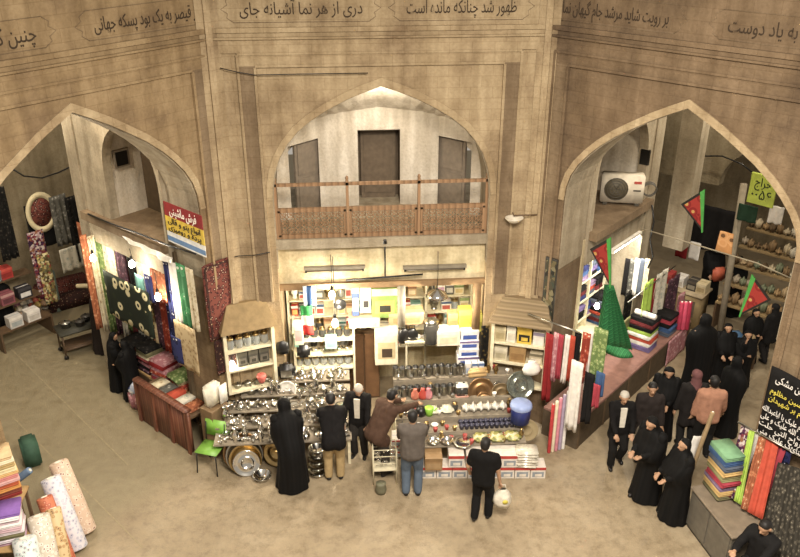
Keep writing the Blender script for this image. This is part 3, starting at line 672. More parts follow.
# stepped display stand, right half of the shop front
st = E('display_stand', 'cream stepped display stand for mugs and pots right of the seller', 'stand', (.95, 0, 0))
STEPS = [(-1.6, -1.34, .56), (-1.34, -1.06, .66), (-1.06, -.76, .78), (-.76, -.36, .95), (-.36, -.05, 1.15)]
MAT_CLOTH = M('grey_cloth_top', '#8c8272', .8)
for y0, y1, z in STEPS: MB().box(-.8, 1.45, y0 + .01, y1, z - .025, z).build('step_board', MAT_CLOTH, st)
for y0, y1, z in STEPS[1:]: MB().box(-.8, 1.45, y0, y0 + .02, z - .2, z - .025).build('riser', MAT_CLOTH, st)
for x in (-.78, 1.43):
    MB().box(x - .02, x + .02, -1.15, -.06, .0, .5).build('side_panel', CREAMF, st)
mugs = 'steel mugs in two rows on the stepped stand'
for row, (vz, y, n, us) in enumerate(((1.15, -.22, 11, (378, 447)), (.95, -.58, 11, (381, 450)))):
    xa = .2; xb = 1.42
    for k in range(n):
        x = xa + (xb - xa) * k / (n - 1); good('steel_mug', 'mug', STEEL2, 'lidded steel mug in the %s row of the stepped stand' % ('upper', 'lower')[row], 'mug', (x, y + random.uniform(-.02, .02), vz), random.uniform(-1, 1), mugs + (' upper' if row == 0 else ' lower'), 1.15)
        if k % 2 == 0: good('steel_cup', 'cup', STEEL, 'small steel cup before the %s mug row' % ('upper', 'lower')[row], 'cup', (x + .03, y - .1, vz), 0, 'small cups before the %s mugs' % ('upper', 'lower')[row], 1.)
for k in range(3):
    carton('white and blue packet, %s of three right of the upper mugs' % ('left', 'middle', 'right')[k], (1.55 + k * .12, -.2, 1.15), (.1, .12, .24), ('#e3e3e2', '#5a78a8' if k else '#e3e3e2', '#9fb4cf'), name='packet')
# third step: green toy, red bags, square lamp, white packs
def packs(n, x0, dx, y, z, size, mat, name, label, cat, group):
    for k in range(n):
        b = MB(); w, d, h = size; b.rbox(-w / 2, w / 2, -d / 2, d / 2, 0, h, min(w, h) * .4, 0, seg=3)
        for i, v in enumerate(b.v): b.v[i] = (v[0] + .012 * noise.noise(Vector(v) * 14 + Vector((k, 0, 0))), v[1], v[2] + (.02 * noise.noise(Vector(v) * 11 + Vector((0, k, 0))) if v[2] > .01 else 0))
        tag(b.build(name, mat, loc=(x0 + dx * k, y + random.uniform(-.015, .015), z), rz=random.uniform(-.1, .1)), label, cat, group)
packs(6, 1.42, .135, -.9, .78, (.125, .2, .17), M('white_wrap', '#dcd8cc', .35), 'wrapped_pack', 'white wrapped pack in the row behind the dark cups', 'pack', 'white wrapped packs')
packs(2, .82, .26, -.9, .78, (.24, .22, .12), M('pale_wrap', '#d5d2be', .35), 'wrapped_pack', 'broad pale pack just right of the man in grey', 'pack', 'broad pale packs')
for r in range(2):
    for k in range(11): good('dark_cup', 'cup', M('navy_glaze', '#39384a', .3), 'dark glazed cup in the double row before the white packs', 'cup', (1.3 + k * .09, -1.13 - r * .12, .66), 0, 'dark glazed cups', 1.25)
for k, (x, c) in enumerate(((.42, '#d47a62'), (.56, '#cf4c3c'), (.66, '#d98a93'))):
    o = tag(MB().lathe([(.001, 0), (.06, 0), (.08, .05), (.07, .13), (.03, .19), (.04, .22), (.001, .21)], 12, sy=.7).build('gift_bag', colm(c, .5), loc=(x + .1, -.69, .95)), ('salmon', 'red', 'pink')[k] + ' tied bag among the mugs at the front of the stand', 'bag')
o = E('toy_can', 'lime green watering can on the stand above the man in grey', 'can', (.75, -.95, .78)); MB().lathe([(.001, 0), (.07, 0), (.085, .15), (.07, .16), (.001, .15)], 14).build('body', colm('#93cf2c', .4), o); MB().tube([(-.08, 0, .13), (-.13, 0, .11), (-.12, 0, .04), (-.075, 0, .03)], .012, 6).build('handle', colm('#93cf2c', .4), o); MB().tube([(.07, 0, .05), (.14, 0, .14)], [.02, .012], 8).build('spout', colm('#93cf2c', .4), o)
o = tag(MB().lathe([(.001, 0), (.08, 0), (.1, .06), (.08, .15), (.001, .17)], 12).build('black_pouch', BLACKP, loc=(.6, -.95, .78)), 'black pouch beside the lime green can', 'bag')
o = E('glass_lantern', 'square dark glass lantern with white top beside the brown trays', 'lantern', (1.38, -.62, .95)); MB().rbox(-.1, .1, -.08, .08, 0, .2, .015).build('body', SMOKE, o); MB().rbox(-.11, .11, -.09, .09, .2, .23, .01).build('lid', WHITEP, o); MB().rbox(-.12, .12, -.1, .1, -.0, .025, .01).build('base', M('pinkish', '#cf9c8a', .5), o)
for k in range(4):
    o = tag(MB().cyl((-.16, 0, .035), (.16, 0, .035), .035, seg=14).build('rolling_pin', M('pale_wood', '#cfae7a', .5), loc=(1.75 - .02 * k, -.26 - .09 * (k // 2), 1.15 + .072 * (k % 2)), rz=.1), 'pale wooden rolling pin in the small pile under the white cartons', 'rolling pin', 'wooden rolling pins')
# round trays and pans leaning at the right end
def leaning(name, kind, mat, label, cat, u, v, y, r, tilt=1.15, rz=0., base=.25):
    t, w, z = AP('F', u, v, w=y)
    return good(name, kind, mat, label, cat, (t, y, z), 0, None, r / base, (tilt, 0, rz))
leaning('brown_tray', 'tray', COPPER, 'large brown round tray leaning behind the ringed one', 'tray', 481, 391, -.62, .25)
leaning('brown_tray', 'tray', COPPER, 'smaller brown ringed tray set in front of the large one', 'tray', 484, 400, -.72, .15, 1.0)
leaning('brown_tray', 'tray', M('matt_bronze', '#7d6a4c', .5, .5), 'plain oval bronze tray left of the glass platter', 'tray', 501, 393, -.66, .19, 1.2)
leaning('glass_platter', 'tray', M('ornate_glass', '#7c8075', .15, .6, .45, 60), 'big round ornate glass platter with silver rim above the blue bin', 'platter', 520, 385, -.68, .26, 1.1, .1)
leaning('woven_tray', 'tray', MP('wicker', 'stripe', ['#a8946a', '#8f7b54', '#b5a277'], 40, .8), 'round beige wicker tray standing below the blue bin', 'tray', 527, 430, -1.15, .2, 1.25)
bn = E('blue_bin', 'dark blue plastic bin with pale blue rim under the glass platter', 'bin', A(520, 421, .78)); MB().lathe([(.001, 0), (.16, 0), (.18, .28), (.185, .3), (.17, .3), (.15, .02), (.001, .02)], 22).build('body', colm('#2a3c8f', .4), bn); MB().lathe([(.19, .3), (.2, .32), (.19, .37), (.17, .39), (.001, .4)], 22).build('lid', colm('#93a6d6', .4), bn)
t, w, z = AP('F', 531, 374, w=-.75); tag(MB().lathe([(.001, 0), (.14, .02), (.17, .1), (.13, .2), (.06, .24), (.08, .28), (.001, .26)], 14, sy=.6).build('plastic_bag', WHITEP, loc=(t, w, z)), 'white plastic bag hanging right above the glass platter', 'bag')
# first step: bowls, plates, lemons
for k, u in enumerate((433, 447)): p = A(u, 444, .56); good('steel_bowl', 'bowl', STEEL, ('left' if k == 0 else 'right') + ' one of two steel bowls right of the man in grey', 'bowl', p, 0, None, 1.15)
p = A(463, 443, .56); good('steel_platter', 'plate', STEEL, 'wide steel platter left of the yellow fruit packs', 'platter', p, 0, None, 1.5)
packs(3, 1.62, .28, -1.46, .56, (.28, .26, .11), MP('lemon_pack', 'cells', ['#c9bf62', '#e0d9b0', '#a9a458', '#d6cf9a', '#8f9150'], 18, .4), 'fruit_pack', 'yellow and white packs in a row along the front step', 'pack', 'yellow packs on the front step')
# cartons standing on the floor before the stand
REDBOX = ('#ddd3c6', '#b5362c', '#8b9299', '#d9cfc0')
for k in range(8):
    x = .92 + k * .283 if k > 1 else .55 + k * .3; x = .42 + k * .283; p = A(429 + k * 15.6, 479, 0.)
    carton('red banded white carton, %s from left in the row on the floor' % ('first', 'second', 'third', 'fourth', 'fifth', 'sixth', 'seventh', 'last')[k], (p.x, p.y + .14, 0), (.262, .26, .25), REDBOX, rz=-.06)
for k, u in enumerate((456, 473.5, 494, 509)):
    p = A(u, 464, .26); carton('red banded white carton, %s from left in the upper row' % ('first', 'second', 'third', 'last')[k], (p.x, p.y + .06, .252), (.27, .3, .26), REDBOX, rz=-.06)
for k in range(3):
    p = A(399, 459 - k * 8, .12 * k); carton('red and grey carton left of the man in grey, %s of three stacked' % ('lowest', 'middle', 'topmost')[k], (p.x, -1.35, .3 + k * .121), (.3, .3, .12), ('#c3b9ac', '#b23a33', '#9aa0a6'), rz=-.03)
p = A(437, 465, .3); carton('plain brown carton on the floor boxes right of the man in grey', (p.x - .06, -1.7, .252), (.3, .3, .26), ('#9b7a4e', '#8a6a40', '#a5865c'), rz=-.05)
p = A(526, 464, .26); tag((lambda b: ([b.rbox(-.19, .19, -.14, .14, i * .055, i * .055 + .05, .02, X=Matrix.Rotation(random.uniform(-.1, .1), 4, 'Z')) for i in range(6)], b)[1])(MB()).build('plastic_wrapped_pile', M('clear_wrap', '#cfc7b6', .25, 0, .2, 20), loc=(p.x, p.y + .02, .255), rz=-.06), 'pile of plates in clear wrap at the right end of the upper row', 'pack')
for k, u in enumerate((440, 447, 463, 466)): pass
for k, u in enumerate((449, 467, 487, 503)):
    p = A(u, 458, .3); 
for k, (u, v) in enumerate(((466, 457), (508, 459), (443, 456))):
    p = A(u, 477, 0); q = A(u, v, .3)
# crate of cutlery and a bag at the gap
p = A(385, 470, .3); cr = E('wire_crate', 'tall wire crate full of steel cutlery between brown jacket man and grey man', 'crate', (p.x, p.y + .12, 0))
b = MB()
for x in (-.2, .2):
    for y in (-.14, .14): b.tube([(x, y, 0), (x, y, .74)], .012, 6)
for z in (.3, .45, .6, .74): b.tube([(-.2, -.14, z), (.2, -.14, z), (.2, .14, z), (-.2, .14, z), (-.2, -.14, z)], .008, 5)
b.build('frame', CREAMF, cr); MB().box(-.19, .19, -.13, .13, .28, .3).build('base_plate', CREAMF, cr)
for k in range(26):
    x, y, z = random.uniform(-.16, .16), random.uniform(-.1, .1), random.uniform(.35, .66); a = random.uniform(0, 6)
    d = Vector((math.cos(a) * .08, math.sin(a) * .02, random.uniform(-.06, .06)))
    b = MB(); b.tube([Vector((x, y, z)) - d * .7, Vector((x, y, z)) + d * .5], .006, 5); b.lathe([(.001, -.03), (.016, -.01), (.018, .01), (.001, .03)], 8, Vector((x, y, z)) + d * .7, sy=.5); tag(b.build('steel_spoon', STEEL, loc=(p.x, p.y + .12, 0)), 'shiny steel spoon in the wire crate', 'spoon', 'spoons in the wire crate')
p = A(381, 493, 0); tag(MB().lathe([(.001, 0), (.08, 0), (.1, .08), (.08, .18), (.09, .22), (.001, .2)], 12, sy=.8).build('shopping_bag', M('grey_green_bag', '#6c6a55', .6), loc=p), 'small grey bag on the floor before the wire crate', 'bag')

# left table heaped with metalware
tb = E('metalware_table', 'long low stepped table heaped with silver metalware left of the seller', 'table', (-1.6, -.6, 0))
TST = [(-1.32, -.98, .6), (-.98, -.64, .7), (-.64, -.32, .8), (-.32, -.03, .9), (-.03, .3, 1.0)]
for y0, y1, z in TST: MB().box((-.22 if y0 > -.1 else -1.05) if y0 > -.6 else -1.45, .95, y0, y1 + .01, z - .03, z).build('table_board', M('grey_cloth_top', '#8c8272', .8), tb).location = (0, .6, 0)
for x in (-1.0, .9):
    for y in (-1.22, -.3): MB().box(x - .025, x + .025, y - .025 + .6, y + .025 + .6, 0, .6 if y < 0 else .94).build('leg', CREAMF, tb)
kinds = [('pot', STEEL, 'lidded_pot', 'pot'), ('bowl', STEEL, 'steel_bowl', 'bowl'), ('kettle', STEEL, 'steel_kettle', 'kettle'), ('bowl', STEEL2, 'steel_bowl', 'bowl'), ('pot', STEEL2, 'lidded_pot', 'pot'), ('lid', STEEL, 'pot_lid', 'lid'), ('vase', STEEL, 'steel_vase', 'vase'), ('cup', STEEL, 'steel_cup', 'cup'), ('plate', STEEL, 'steel_plate', 'plate')]
RAD = {'pot': .13, 'bowl': .11, 'kettle': .12, 'lid': .12, 'vase': .08, 'cup': .05, 'plate': .13}
NM = {'pot': 'lidded pot', 'bowl': 'bowl', 'kettle': 'kettle', 'lid': 'pot lid', 'vase': 'vase', 'cup': 'cup', 'plate': 'plate'}
for y0, y1, z in TST:
    placed = []
    for tr in range(1500):
        kd, mt, nm, ct = random.choice(kinds); s_ = random.uniform(.7, 1.0); r = RAD[kd] * s_
        x = random.uniform(((-1.8 if y0 > -.1 else -2.6) if y0 > -.6 else -3.0) + r, -.68 - r); y = random.uniform(y0 + r * .7, y1 - r * .7)
        if all((x - a) ** 2 + (y - c) ** 2 > (r + q) ** 2 * .74 for a, c, q in placed):
            placed.append((x, y, r)); bright = 'bright' if mt is STEEL else 'dull'
            good(nm, kd, mt, '%s steel %s crowded on the heaped metalware table' % (bright, NM[kd]), ct, (x, y, z + .001), random.uniform(0, 6), '%s steel %ss on the heaped table' % (bright, NM[kd]), s_)
# nested round trays leaning on the table
for k, (r, dy, c) in enumerate(((.36, 0, COPPER), (.33, -.06, STEEL2), (.29, -.12, BRASS), (.24, -.18, STEEL))):
    p = A(244, 474, 0)
    good('round_tray', 'tray', c, ('outermost and largest', 'second largest', 'third', 'innermost and smallest')[k] + ' of the nested trays leaning on the metalware table', 'tray', (p.x + .02 * k, p.y + .2 + dy, r * .93), 0, None, r / .25, (1.25, 0, .12))
p = A(262, 483, 0); good('openwork_bowl', 'basin', STEEL, 'shiny openwork bowl on the floor before the nested trays', 'bowl', (p.x, p.y + .1, 0), 0, None, .9)
p = A(277, 470, 0); good('round_tray', 'tray', BRASS, 'tall brass tray standing between the nested trays and the black veiled woman', 'tray', (p.x, p.y + .15, .26), 0, None, 1.0, (1.3, 0, -.3))
zz = 0
for k in range(5):
    p = A(318, 481, 0); good('stacked_basin', 'basin', STEEL, 'steel basin, %s of the stack beside the man in khaki trousers' % ('lowest', 'second', 'middle', 'fourth', 'topmost')[k], 'basin', (p.x, p.y + .18, zz), 0, None, 1. - .06 * k); zz += .125
# upper left: rows of jars on an open rack, black case, white basin
rk = E('jar_rack', 'cream open rack with rows of jars left of the seller', 'shelf', (-1.05, .55, 0))
for z in (1.0, 1.3, 1.62): MB().box(-.62, .5, -.16, .16, z - .03, z).build('shelf_board', CREAMF, rk)
for x in (-.62, .5): MB().box(x - .02, x + .02, -.16, .16, .0, 2.0).build('upright', CREAMF, rk)
for zi, z in enumerate((1.0, 1.3, 1.62)):
    for k in range(7):
        kd, mt = ((('jar', GLASSY), ('pot', STEEL), ('jar', SMOKE))[zi])
        good(('glass_jar', 'lidded_pot', 'glass_jar')[zi], kd, mt, ('clear glass jar', 'small lidded steel pot', 'smoky glass jar')[zi] + ' on the %s board of the rack left of the seller' % ('bottom', 'middle', 'top')[zi], ('jar', 'pot', 'jar')[zi], (-1.6 + k * .155, .55, z), 0, ('jars', 'pots', 'jars')[zi] + ' on the %s board of the rack' % ('bottom', 'middle', 'top')[zi], (1.05, .58, 1.05)[zi])
t, w, z = AP('F', 287, 378, w=-.1); o = E('black_case', 'black lidded case hanging above the white basin left of the jar rack', 'case', (t, w, z)); MB().rbox(-.17, .17, -.07, .07, 0, .3, .05).build('body', BLACKP, o); MB().tube([(-.05, -.02, .29), (-.04, -.02, .34), (.04, -.02, .34), (.05, -.02, .29)], .01, 6).build('handle', BLACKP, o); MB().box(-.1, .1, -.078, -.07, .06, .2).build('panel', STEEL2, o)
t, w, z = AP('F', 287, 388, w=-.16); good('white_basin', 'basin', CHINA, 'round white basin hung facing out below the black case', 'basin', (t, w, z), 0, None, .95, (1.35, 0, 0))
t, w, z = AP('F', 283, 353, w=-.05); tag(MB().lathe([(.001, 0), (.1, 0), (.13, .1), (.1, .22), (.001, .26)], 14, sy=.5).build('black_bag', BLACKP, loc=(t, w, z)), 'black bag hung beside the left display cabinet, left of two', 'bag')
t, w, z = AP('F', 304, 357, w=-.05); tag(MB().rbox(-.12, .12, -.06, .06, 0, .25, .04).build('black_bag', BLACKP, loc=(t, w, z)), 'black bag hung beside the left display cabinet, right of two', 'bag')
hangbox(294, 320, 303, 345, -.02, .1, ('#e3d6b8', '#e9dfc6', '#c79a92'), 'narrow cream carton with pink print left of the flag')
t, w, z = AP('F', 262, 383, w=-.4); tag(MB().lathe([(.001, 0), (.05, .02), (.09, .14), (.08, .18), (.001, .17)], 10).build('gift_bag', colm('#d4675a', .5), loc=(t, w, z)), 'salmon red bag dangling below the left display cabinet', 'bag')
for k, (u, v) in enumerate(((250, 400), (270, 405))):
    pass

# display cabinets on the two piers
def cabinet(side, label, p, rz, w, z0, z1, slat):
    t = E('display_cabinet', label, 'cabinet', (p[0], p[1], z0), rz); h = z1 - z0; d = .34
    for x in (-w / 2, w / 2): MB().box(x - .03, x + .03, 0, d, 0, h).build('side', CREAMF, t)
    MB().box(-w / 2, w / 2, d - .02, d, 0, h).build('back', M('cabinet_back', '#8d8468', .7), t)
    for z in (0.015, .36 * h, .66 * h, h - .02): MB().box(-w / 2, w / 2, .01, d, z - .02, z + .02).build('shelf_board', CREAMF, t)
    b = MB(); b.prism([(-w / 2 - .08, h), (w / 2 + .08, h), (w / 2 - .06, h + .42), (-w / 2 + .12, h + .42)], -.12, d)
    n = len(b.v)
    b.v = [(x, (y + (.30 if z > h + .2 and y < 0 else 0)), z) for x, y, z in b.v]; b.build('roof', M('roof_' + side, '#8f7a58', .7, bump=.3) if not slat else MP('roof_slats', 'stripe', ['#8f7a58', '#7d6a4b', '#9b8562', '#86724f'], 9, .7, 'Z'), t)
    return t, h, d
pL = G('F', -2.42, -.2); cL = cabinet('left', 'cream display cabinet with brown hood on the left pier, glass jars on top shelf', (-2.4, -.28, 0), .33, .86, 1.02, 2.32, False)
pR = G('F', 2.4, -.2); cR = cabinet('right', 'cream display cabinet with slatted brown hood on the right pier', (2.45, -.32, 0), -.34, .98, .86, 2.22, True)
def incab(p, rz, x, y, z): 
    q = Matrix.Rotation(rz, 4, 'Z') @ Vector((x, y, 0)); return (p[0] + q.x, p[1] + q.y, z)
zL = [1.02 + .035, 1.02 + .36 * 1.3 + .02, 1.02 + .66 * 1.3 + .02]
for k in range(5): good('glass_jar', 'jar', GLASSY, 'glass jar on the top shelf of the left display cabinet', 'jar', incab((-2.4, -.28), .33, -.32 + k * .155, .15, zL[2]), 0, 'jars in the left cabinet', 1.2)
for k in range(4): good('lidded_pot', 'pot', STEEL2, 'dull lidded pot on the bottom shelf of the left display cabinet', 'pot', incab((-2.4, -.28), .33, -.26 + k * .18, .15, zL[0]), 0, 'pots in the left cabinet', .62)
for k in range(3): carton('dark grey carton on the middle shelf of the left display cabinet', incab((-2.4, -.28), .33, -.14 + k * .2, .17, zL[1]), (.18, .16, .29), ('#4d4b42', '#5e5a4c', '#757064', '#35332c'), rz=.33, group='dark cartons in the left cabinet')
p = incab((-2.4, -.28), .33, -.33, .1, zL[1] + .1); bulb('glaring bulb inside the left display cabinet', p, .14, 14, .045)
zR = [.86 + .035, .86 + .36 * 1.36 + .02, .86 + .66 * 1.36 + .02]
for k, (x, w, h, c, n) in enumerate(((-.36, .2, .3, ('#c9b98e', '#d4c69c', '#b3a274'), 'tan'), (-.16, .16, .32, ('#e6dfcd', '#e6dfcd', '#d2c9b4'), 'white'), (.08, .26, .33, ('#d9b52c', '#d9b52c', '#1e1c18', '#d9b52c'), 'yellow and black'), (.34, .2, .28, ('#dcd6cc', '#8a7f92', '#e6e0d6'), 'pale'))):
    carton(n + ' carton on the top shelf of the right display cabinet', incab((2.45, -.32), -.34, x, .16, zR[2]), (w, .2, h), c, rz=-.34)
for k, (x, w, h, c, n) in enumerate(((-.33, .24, .26, ('#d0c4a6', '#dbd1b6', '#b5a988'), 'grey beige'), (-.02, .3, .32, ('#a5824f', '#a5824f', '#936f3f'), 'brown'), (.32, .24, .24, ('#b9ac8e', '#6f664f', '#d6cbb0'), 'mottled'))):
    carton(n + ' carton on the middle shelf of the right display cabinet', incab((2.45, -.32), -.34, x, .16, zR[1]), (w, .2, h), c, rz=-.34)
carton('flat cream carton on the bottom shelf of the right display cabinet', incab((2.45, -.32), -.34, -.05, .15, zR[0]), (.5, .2, .12), ('#e0d3ad', '#e9dfc2', '#cfc09a'), rz=-.34)
# green chair
gc = E('green_chair', 'bright green plastic chair on thin dark legs left of the nested trays', 'chair', A(213, 473, 0) + Vector((-.02, .15, 0)), -.35)
G1 = colm('#7fb83a', .45)
MB().rbox(-.21, .21, -.2, .2, .43, .455, .012).build('seat', G1, gc)
b = MB(); b.rbox(-.2, .2, -.012, .012, 0, .3, .01, X=Matrix.Translation((0, .22, .55)) @ Matrix.Rotation(-.18, 4, 'X')); b.build('backrest', G1, gc)
for x in (-.18, .18):
    MB().tube([(x, -.17, .43), (x * 1.08, -.2, 0)], .011, 6).build('leg', BLACKP, gc)
    MB().tube([(x * 1.08, .26, 0), (x, .19, .43), (x, .215, .6), (x, .25, .8)], .011, 6).build('leg', BLACKP, gc)

# mixed small wares filling the free places on the stand
busy = [(o.location.x, o.location.y, o.location.z) for o in bpy.data.objects if o.parent is None and 'label' in o.keys() and -.1 < o.location.x < 2.6 and -2 < o.location.y < .3]
fk = [('cup', CHINA, 'china_cup', 'cup', 'white china cup'), ('bowl', CHINA, 'china_bowl', 'bowl', 'white china bowl'), ('jar', SMOKE, 'glass_jar', 'jar', 'smoky jar'), ('cup', colm('#b5433a', .4), 'red_cup', 'cup', 'red cup'), ('bowl', STEEL, 'steel_bowl', 'bowl', 'steel bowl'), ('jar', GLASSY, 'glass_jar', 'jar', 'clear jar'), ('cup', BRASS, 'brass_cup', 'cup', 'brass cup'), ('kettle', STEEL, 'steel_kettle', 'kettle', 'steel kettle'), ('vase', BRASS, 'brass_vase', 'vase', 'brass vase')]
nf = 0
for si, (y0, y1, z) in enumerate(STEPS):
    for tr in range(260):
        kd, mt, nm, ct, lb = random.choice(fk); s_ = {'cup': 1.1, 'bowl': .62, 'jar': .85, 'kettle': .65, 'vase': .6}[kd]; r = {'cup': .045, 'bowl': .07, 'jar': .06, 'kettle': .09, 'vase': .05}[kd]
        x = random.uniform(.2, 2.36); y = random.uniform(y0 + r, y1 - r)
        if all(abs(zz - z) > .3 or (x - a) ** 2 + (y - c_) ** 2 > (r + .085) ** 2 for a, c_, zz in busy):
            busy.append((x, y, z)); good(nm, kd, mt, lb + ' among the mixed wares on the stepped stand', ct, (x, y, z + .001), random.uniform(0, 6), lb + 's among the mixed wares', s_); nf += 1

p = A(391, 563, .3); carton('tan carton peeping up at the very bottom edge of the court', (p.x, p.y - .1, 0), (.3, .3, .3), ('#b59670', '#a98a64', '#c4a680'), rz=.7)

# raised board of white crockery behind the mugs
cs_ = E('crockery_shelf', 'narrow raised board carrying white crockery behind the rows of mugs', 'shelf', (.95, .2, 0))
MB().box(-.55, .5, -.12, .12, 1.66, 1.69).build('shelf_board', CREAMF, cs_)
for x in (-.53, .45): MB().box(x, x + .03, -.02, .02, 0, 1.66).build('upright', CREAMF, cs_)
for k in range(7): good('china_bowl', 'bowl', CHINA, 'white china bowl on the raised board behind the mugs', 'bowl', (.5 + k * .145, .2, 1.692), 0, 'white bowls on the raised board', .66)
# dark cupboard and white kettles in the gap behind the grey-haired seller
cb_ = E('dark_cupboard', 'narrow dark brown cupboard behind the grey-haired seller', 'cupboard', (-.35, .95, 0))
MB().box(-.3, .3, -.16, .16, 0, 1.55).build('carcass', mWoodD, cb_)
for x in (-.29, .01): MB().rbox(x, x + .28, -.18, -.16, .04, 1.5, .008, seg=1, sm=False).build('door', M('cupboard_door', '#6d4f35', .6), cb_)
for k in range(3): good('white_kettle', 'kettle', CHINA, 'white kettle standing on the dark cupboard', 'kettle', (-.55 + k * .2, .92, 1.552), .4 * k, 'white kettles on the cupboard', .8)
# ------------------------------------------------------------------ textiles of the two alleys
def drape(label, cat, name, mat, c4, amp=.02, folds=3, th=.012, group=None, sag=0.):
    """cloth between four corners (top left, top right, bottom left, bottom right) given as points"""
    tl, tr, bl, br = [Vector(p) for p in c4]; o = (tl + tr + bl + br) / 4; n = (tr - tl).cross(bl - tl).normalized(); ph = random.uniform(0, 6)
    X = Matrix.Identity(3); ax = (tr - tl).normalized(); az = (tl - bl); az = (az - ax * az.dot(ax)).normalized(); ay = az.cross(ax)
    R = Matrix((ax, ay, az)).transposed()
    def fn(i, j):
        p = tl * (1 - i) * (1 - j) + tr * i * (1 - j) + bl * (1 - i) * j + br * i * j
        p = p + n * (amp * math.sin(folds * 2 * PI * i + ph + 1.5 * j) * (.4 + .6 * j)) - Vector((0, 0, sag * math.sin(PI * i)))
        return R.transposed() @ (p - o)
    ob = MB().sheet(fn, max(10, folds * 6), 10, th).build(name, mat, X=Matrix.Translation(o) @ R.to_4x4())
    return tag(ob, label, cat, group)
def roll(label, cat, name, p, q, r, mat, core=None, group=None):
    p = Vector(p); q = Vector(q); d = q - p; L = d.length; t = E(name, label, cat, p, 0, group); X = d.to_track_quat('Z', 'Y').to_matrix().to_4x4()
    b = MB(); b.lathe([(.001, 0), (r * .9, 0), (r, .02), (r * 1.01, L * .5), (r, L - .02), (r * .9, L), (r * .78, L - .004), (r * .74, L), (r * .55, L), (r * .52, L - .004), (r * .4, L)], 20, X=X); b.build('wound_cloth', mat, t)
    b = MB(); b.lathe([(.001, L - .03), (r * .3, L - .03), (r * .34, L + .01), (r * .42, L + .005), (r * .42, L - .03)], 16, X=X); b.build('core', core or M('card_core', '#e8e2d4', .7), t)
    return t
RUGRED = MP('rug_red', 'floral', ['#c2a68a', '#33262a', '#6a2f2a', '#43201f', '#7a4034'], 17)
RUGDK = MP('rug_dark', 'floral', ['#b5976f', '#2b211d', '#5b2f28', '#3a2622'], 16)
GREENCR = MP('green_cream', 'floral', ['#2a3326', '#d8cda2', '#cfc494', '#27301f', '#20281e'], 4.2)
PATS = {
 'orange': MP('p_orange', 'floral', ['#d9b48a', '#b0653c', '#c17a4c', '#9a5632'], 14), 'green': MP('p_green', 'floral', ['#d9d7a2', '#7f9a52', '#9fb06a', '#6b8446'], 14),
 'cream': MP('p_cream', 'floral', ['#8f6a4e', '#cdbf9c', '#bfac84', '#d6c9a8'], 12), 'purple': MP('p_purple', 'floral', ['#a98f94', '#54333f', '#6a4350', '#47303a'], 14),
 'black': MP('p_black', 'floral', ['#5a5348', '#1d1b1a', '#26231f', '#151413'], 12), 'white': MP('p_white', 'floral', ['#94a09a', '#cfc8b4', '#bab9a6', '#d9d2be'], 10),
 'red': MP('p_red', 'floral', ['#e6c3a4', '#b3472f', '#c65a3c', '#94341f'], 11), 'teal': colm('#5f8f88', .8), 'navy': MP('p_navy', 'floral', ['#cfcfd6', '#2b2f55', '#242748', '#32386a'], 9),
 'brightgreen': MP('p_bgreen', 'floral', ['#cfd9c0', '#3f8a56', '#4a9a62', '#357a4a'], 6), 'tan': MP('p_tan', 'floral', ['#7d6546', '#b49b6e', '#a68a5d', '#c2ab80'], 12),
 'grey': MP('p_grey', 'floral', ['#b8b6ac', '#6d6b63', '#7d7a70', '#5c5a53'], 12), 'gold': MP('p_gold', 'cells', ['#8c7a3f', '#c7b36b', '#5e4a2c', '#9a4a3a', '#d8cc9a', '#6f6a48'], 20),
 'sequin': MP('p_sequin', 'cells', ['#54264a', '#7a2f3d', '#a98a8c', '#3a1f3a', '#8c5a3a', '#c7b8b0'], 22), 'pink': MP('p_pink', 'floral', ['#e9d6cf', '#c98a90', '#d6a0a2', '#b97880'], 12),
 'darkred': colm('#8f1f22', .8), 'maroon': colm('#6d2a2c', .85), 'lime': colm('#a9c94a', .8), 'plainwhite': colm('#e4dfd6', .8), 'plainblack': colm('#1c1a1a', .85), 'violet': colm('#70608c', .8), 'brick': colm('#b8482f', .8), 'slate': colm('#58606e', .85), 'blue': colm('#3e5b86', .85), 'khaki': colm('#8f8a5c', .85), 'sand': colm('#c7a564', .85), 'rose': colm('#a83a48', .85), 'mauve': colm('#8a7390', .85), 'olive': colm('#6f6a4a', .85), 'mint': colm('#79a67c', .85)}
# lower edge: hangings below the left loggia
for (u0, v0, u1, v1, c, n) in ((84, 228, 96, 292, 'orange', 'rust'), (97, 237, 105, 288, 'green', 'moss green'), (106, 242, 117, 290, 'cream', 'cream'), (118, 246, 127, 296, 'purple', 'plum'), (128, 250, 136, 286, 'black', 'black'), (138, 255, 151, 292, 'white', 'white and sage'), (152, 260, 166, 300, 'red', 'vermilion')):
    cloth(n + ' patterned hanging in the row under the left loggia ledge', 'fabric', 'hung_fabric', PATS[c], 'L', 't', .55 + .02 * random.random(), u0, v0, u1, v1, .02, 2)
for k, (u, c, n) in enumerate(((89, 'orange', 'rust'), (96, 'cream', 'cream'), (103, 'green', 'moss green'), (110, 'purple', 'plum'), (117, 'white', 'whitish'))):
    cloth(n + ' length hung on the far end wall of the left textile shop', 'fabric', 'hung_fabric', PATS[c], 'L', 'w', 3.4, u - 1, 232 + k, u + 6, 332 + 2 * k, .02, 2)
cloth('dark green rug with cream figures hung at the front of the left textile shop', 'rug', 'hung_rug', GREENCR, 'L', 't', .86, 109, 283, 150, 324, .012, 2, th=.02)
for (u0, v0, u1, v1, c, n) in ((137, 276, 145, 301, 'teal', 'plain teal cloth'), (146, 276, 153, 300, 'navy', 'navy figured cloth'), (154, 272, 166, 298, 'orange', 'apricot cloth')):
    cloth(n + ' hung right of the dark green rug', 'fabric', 'hung_fabric', PATS[c], 'L', 't', .8, u0, v0, u1, v1, .015, 2)
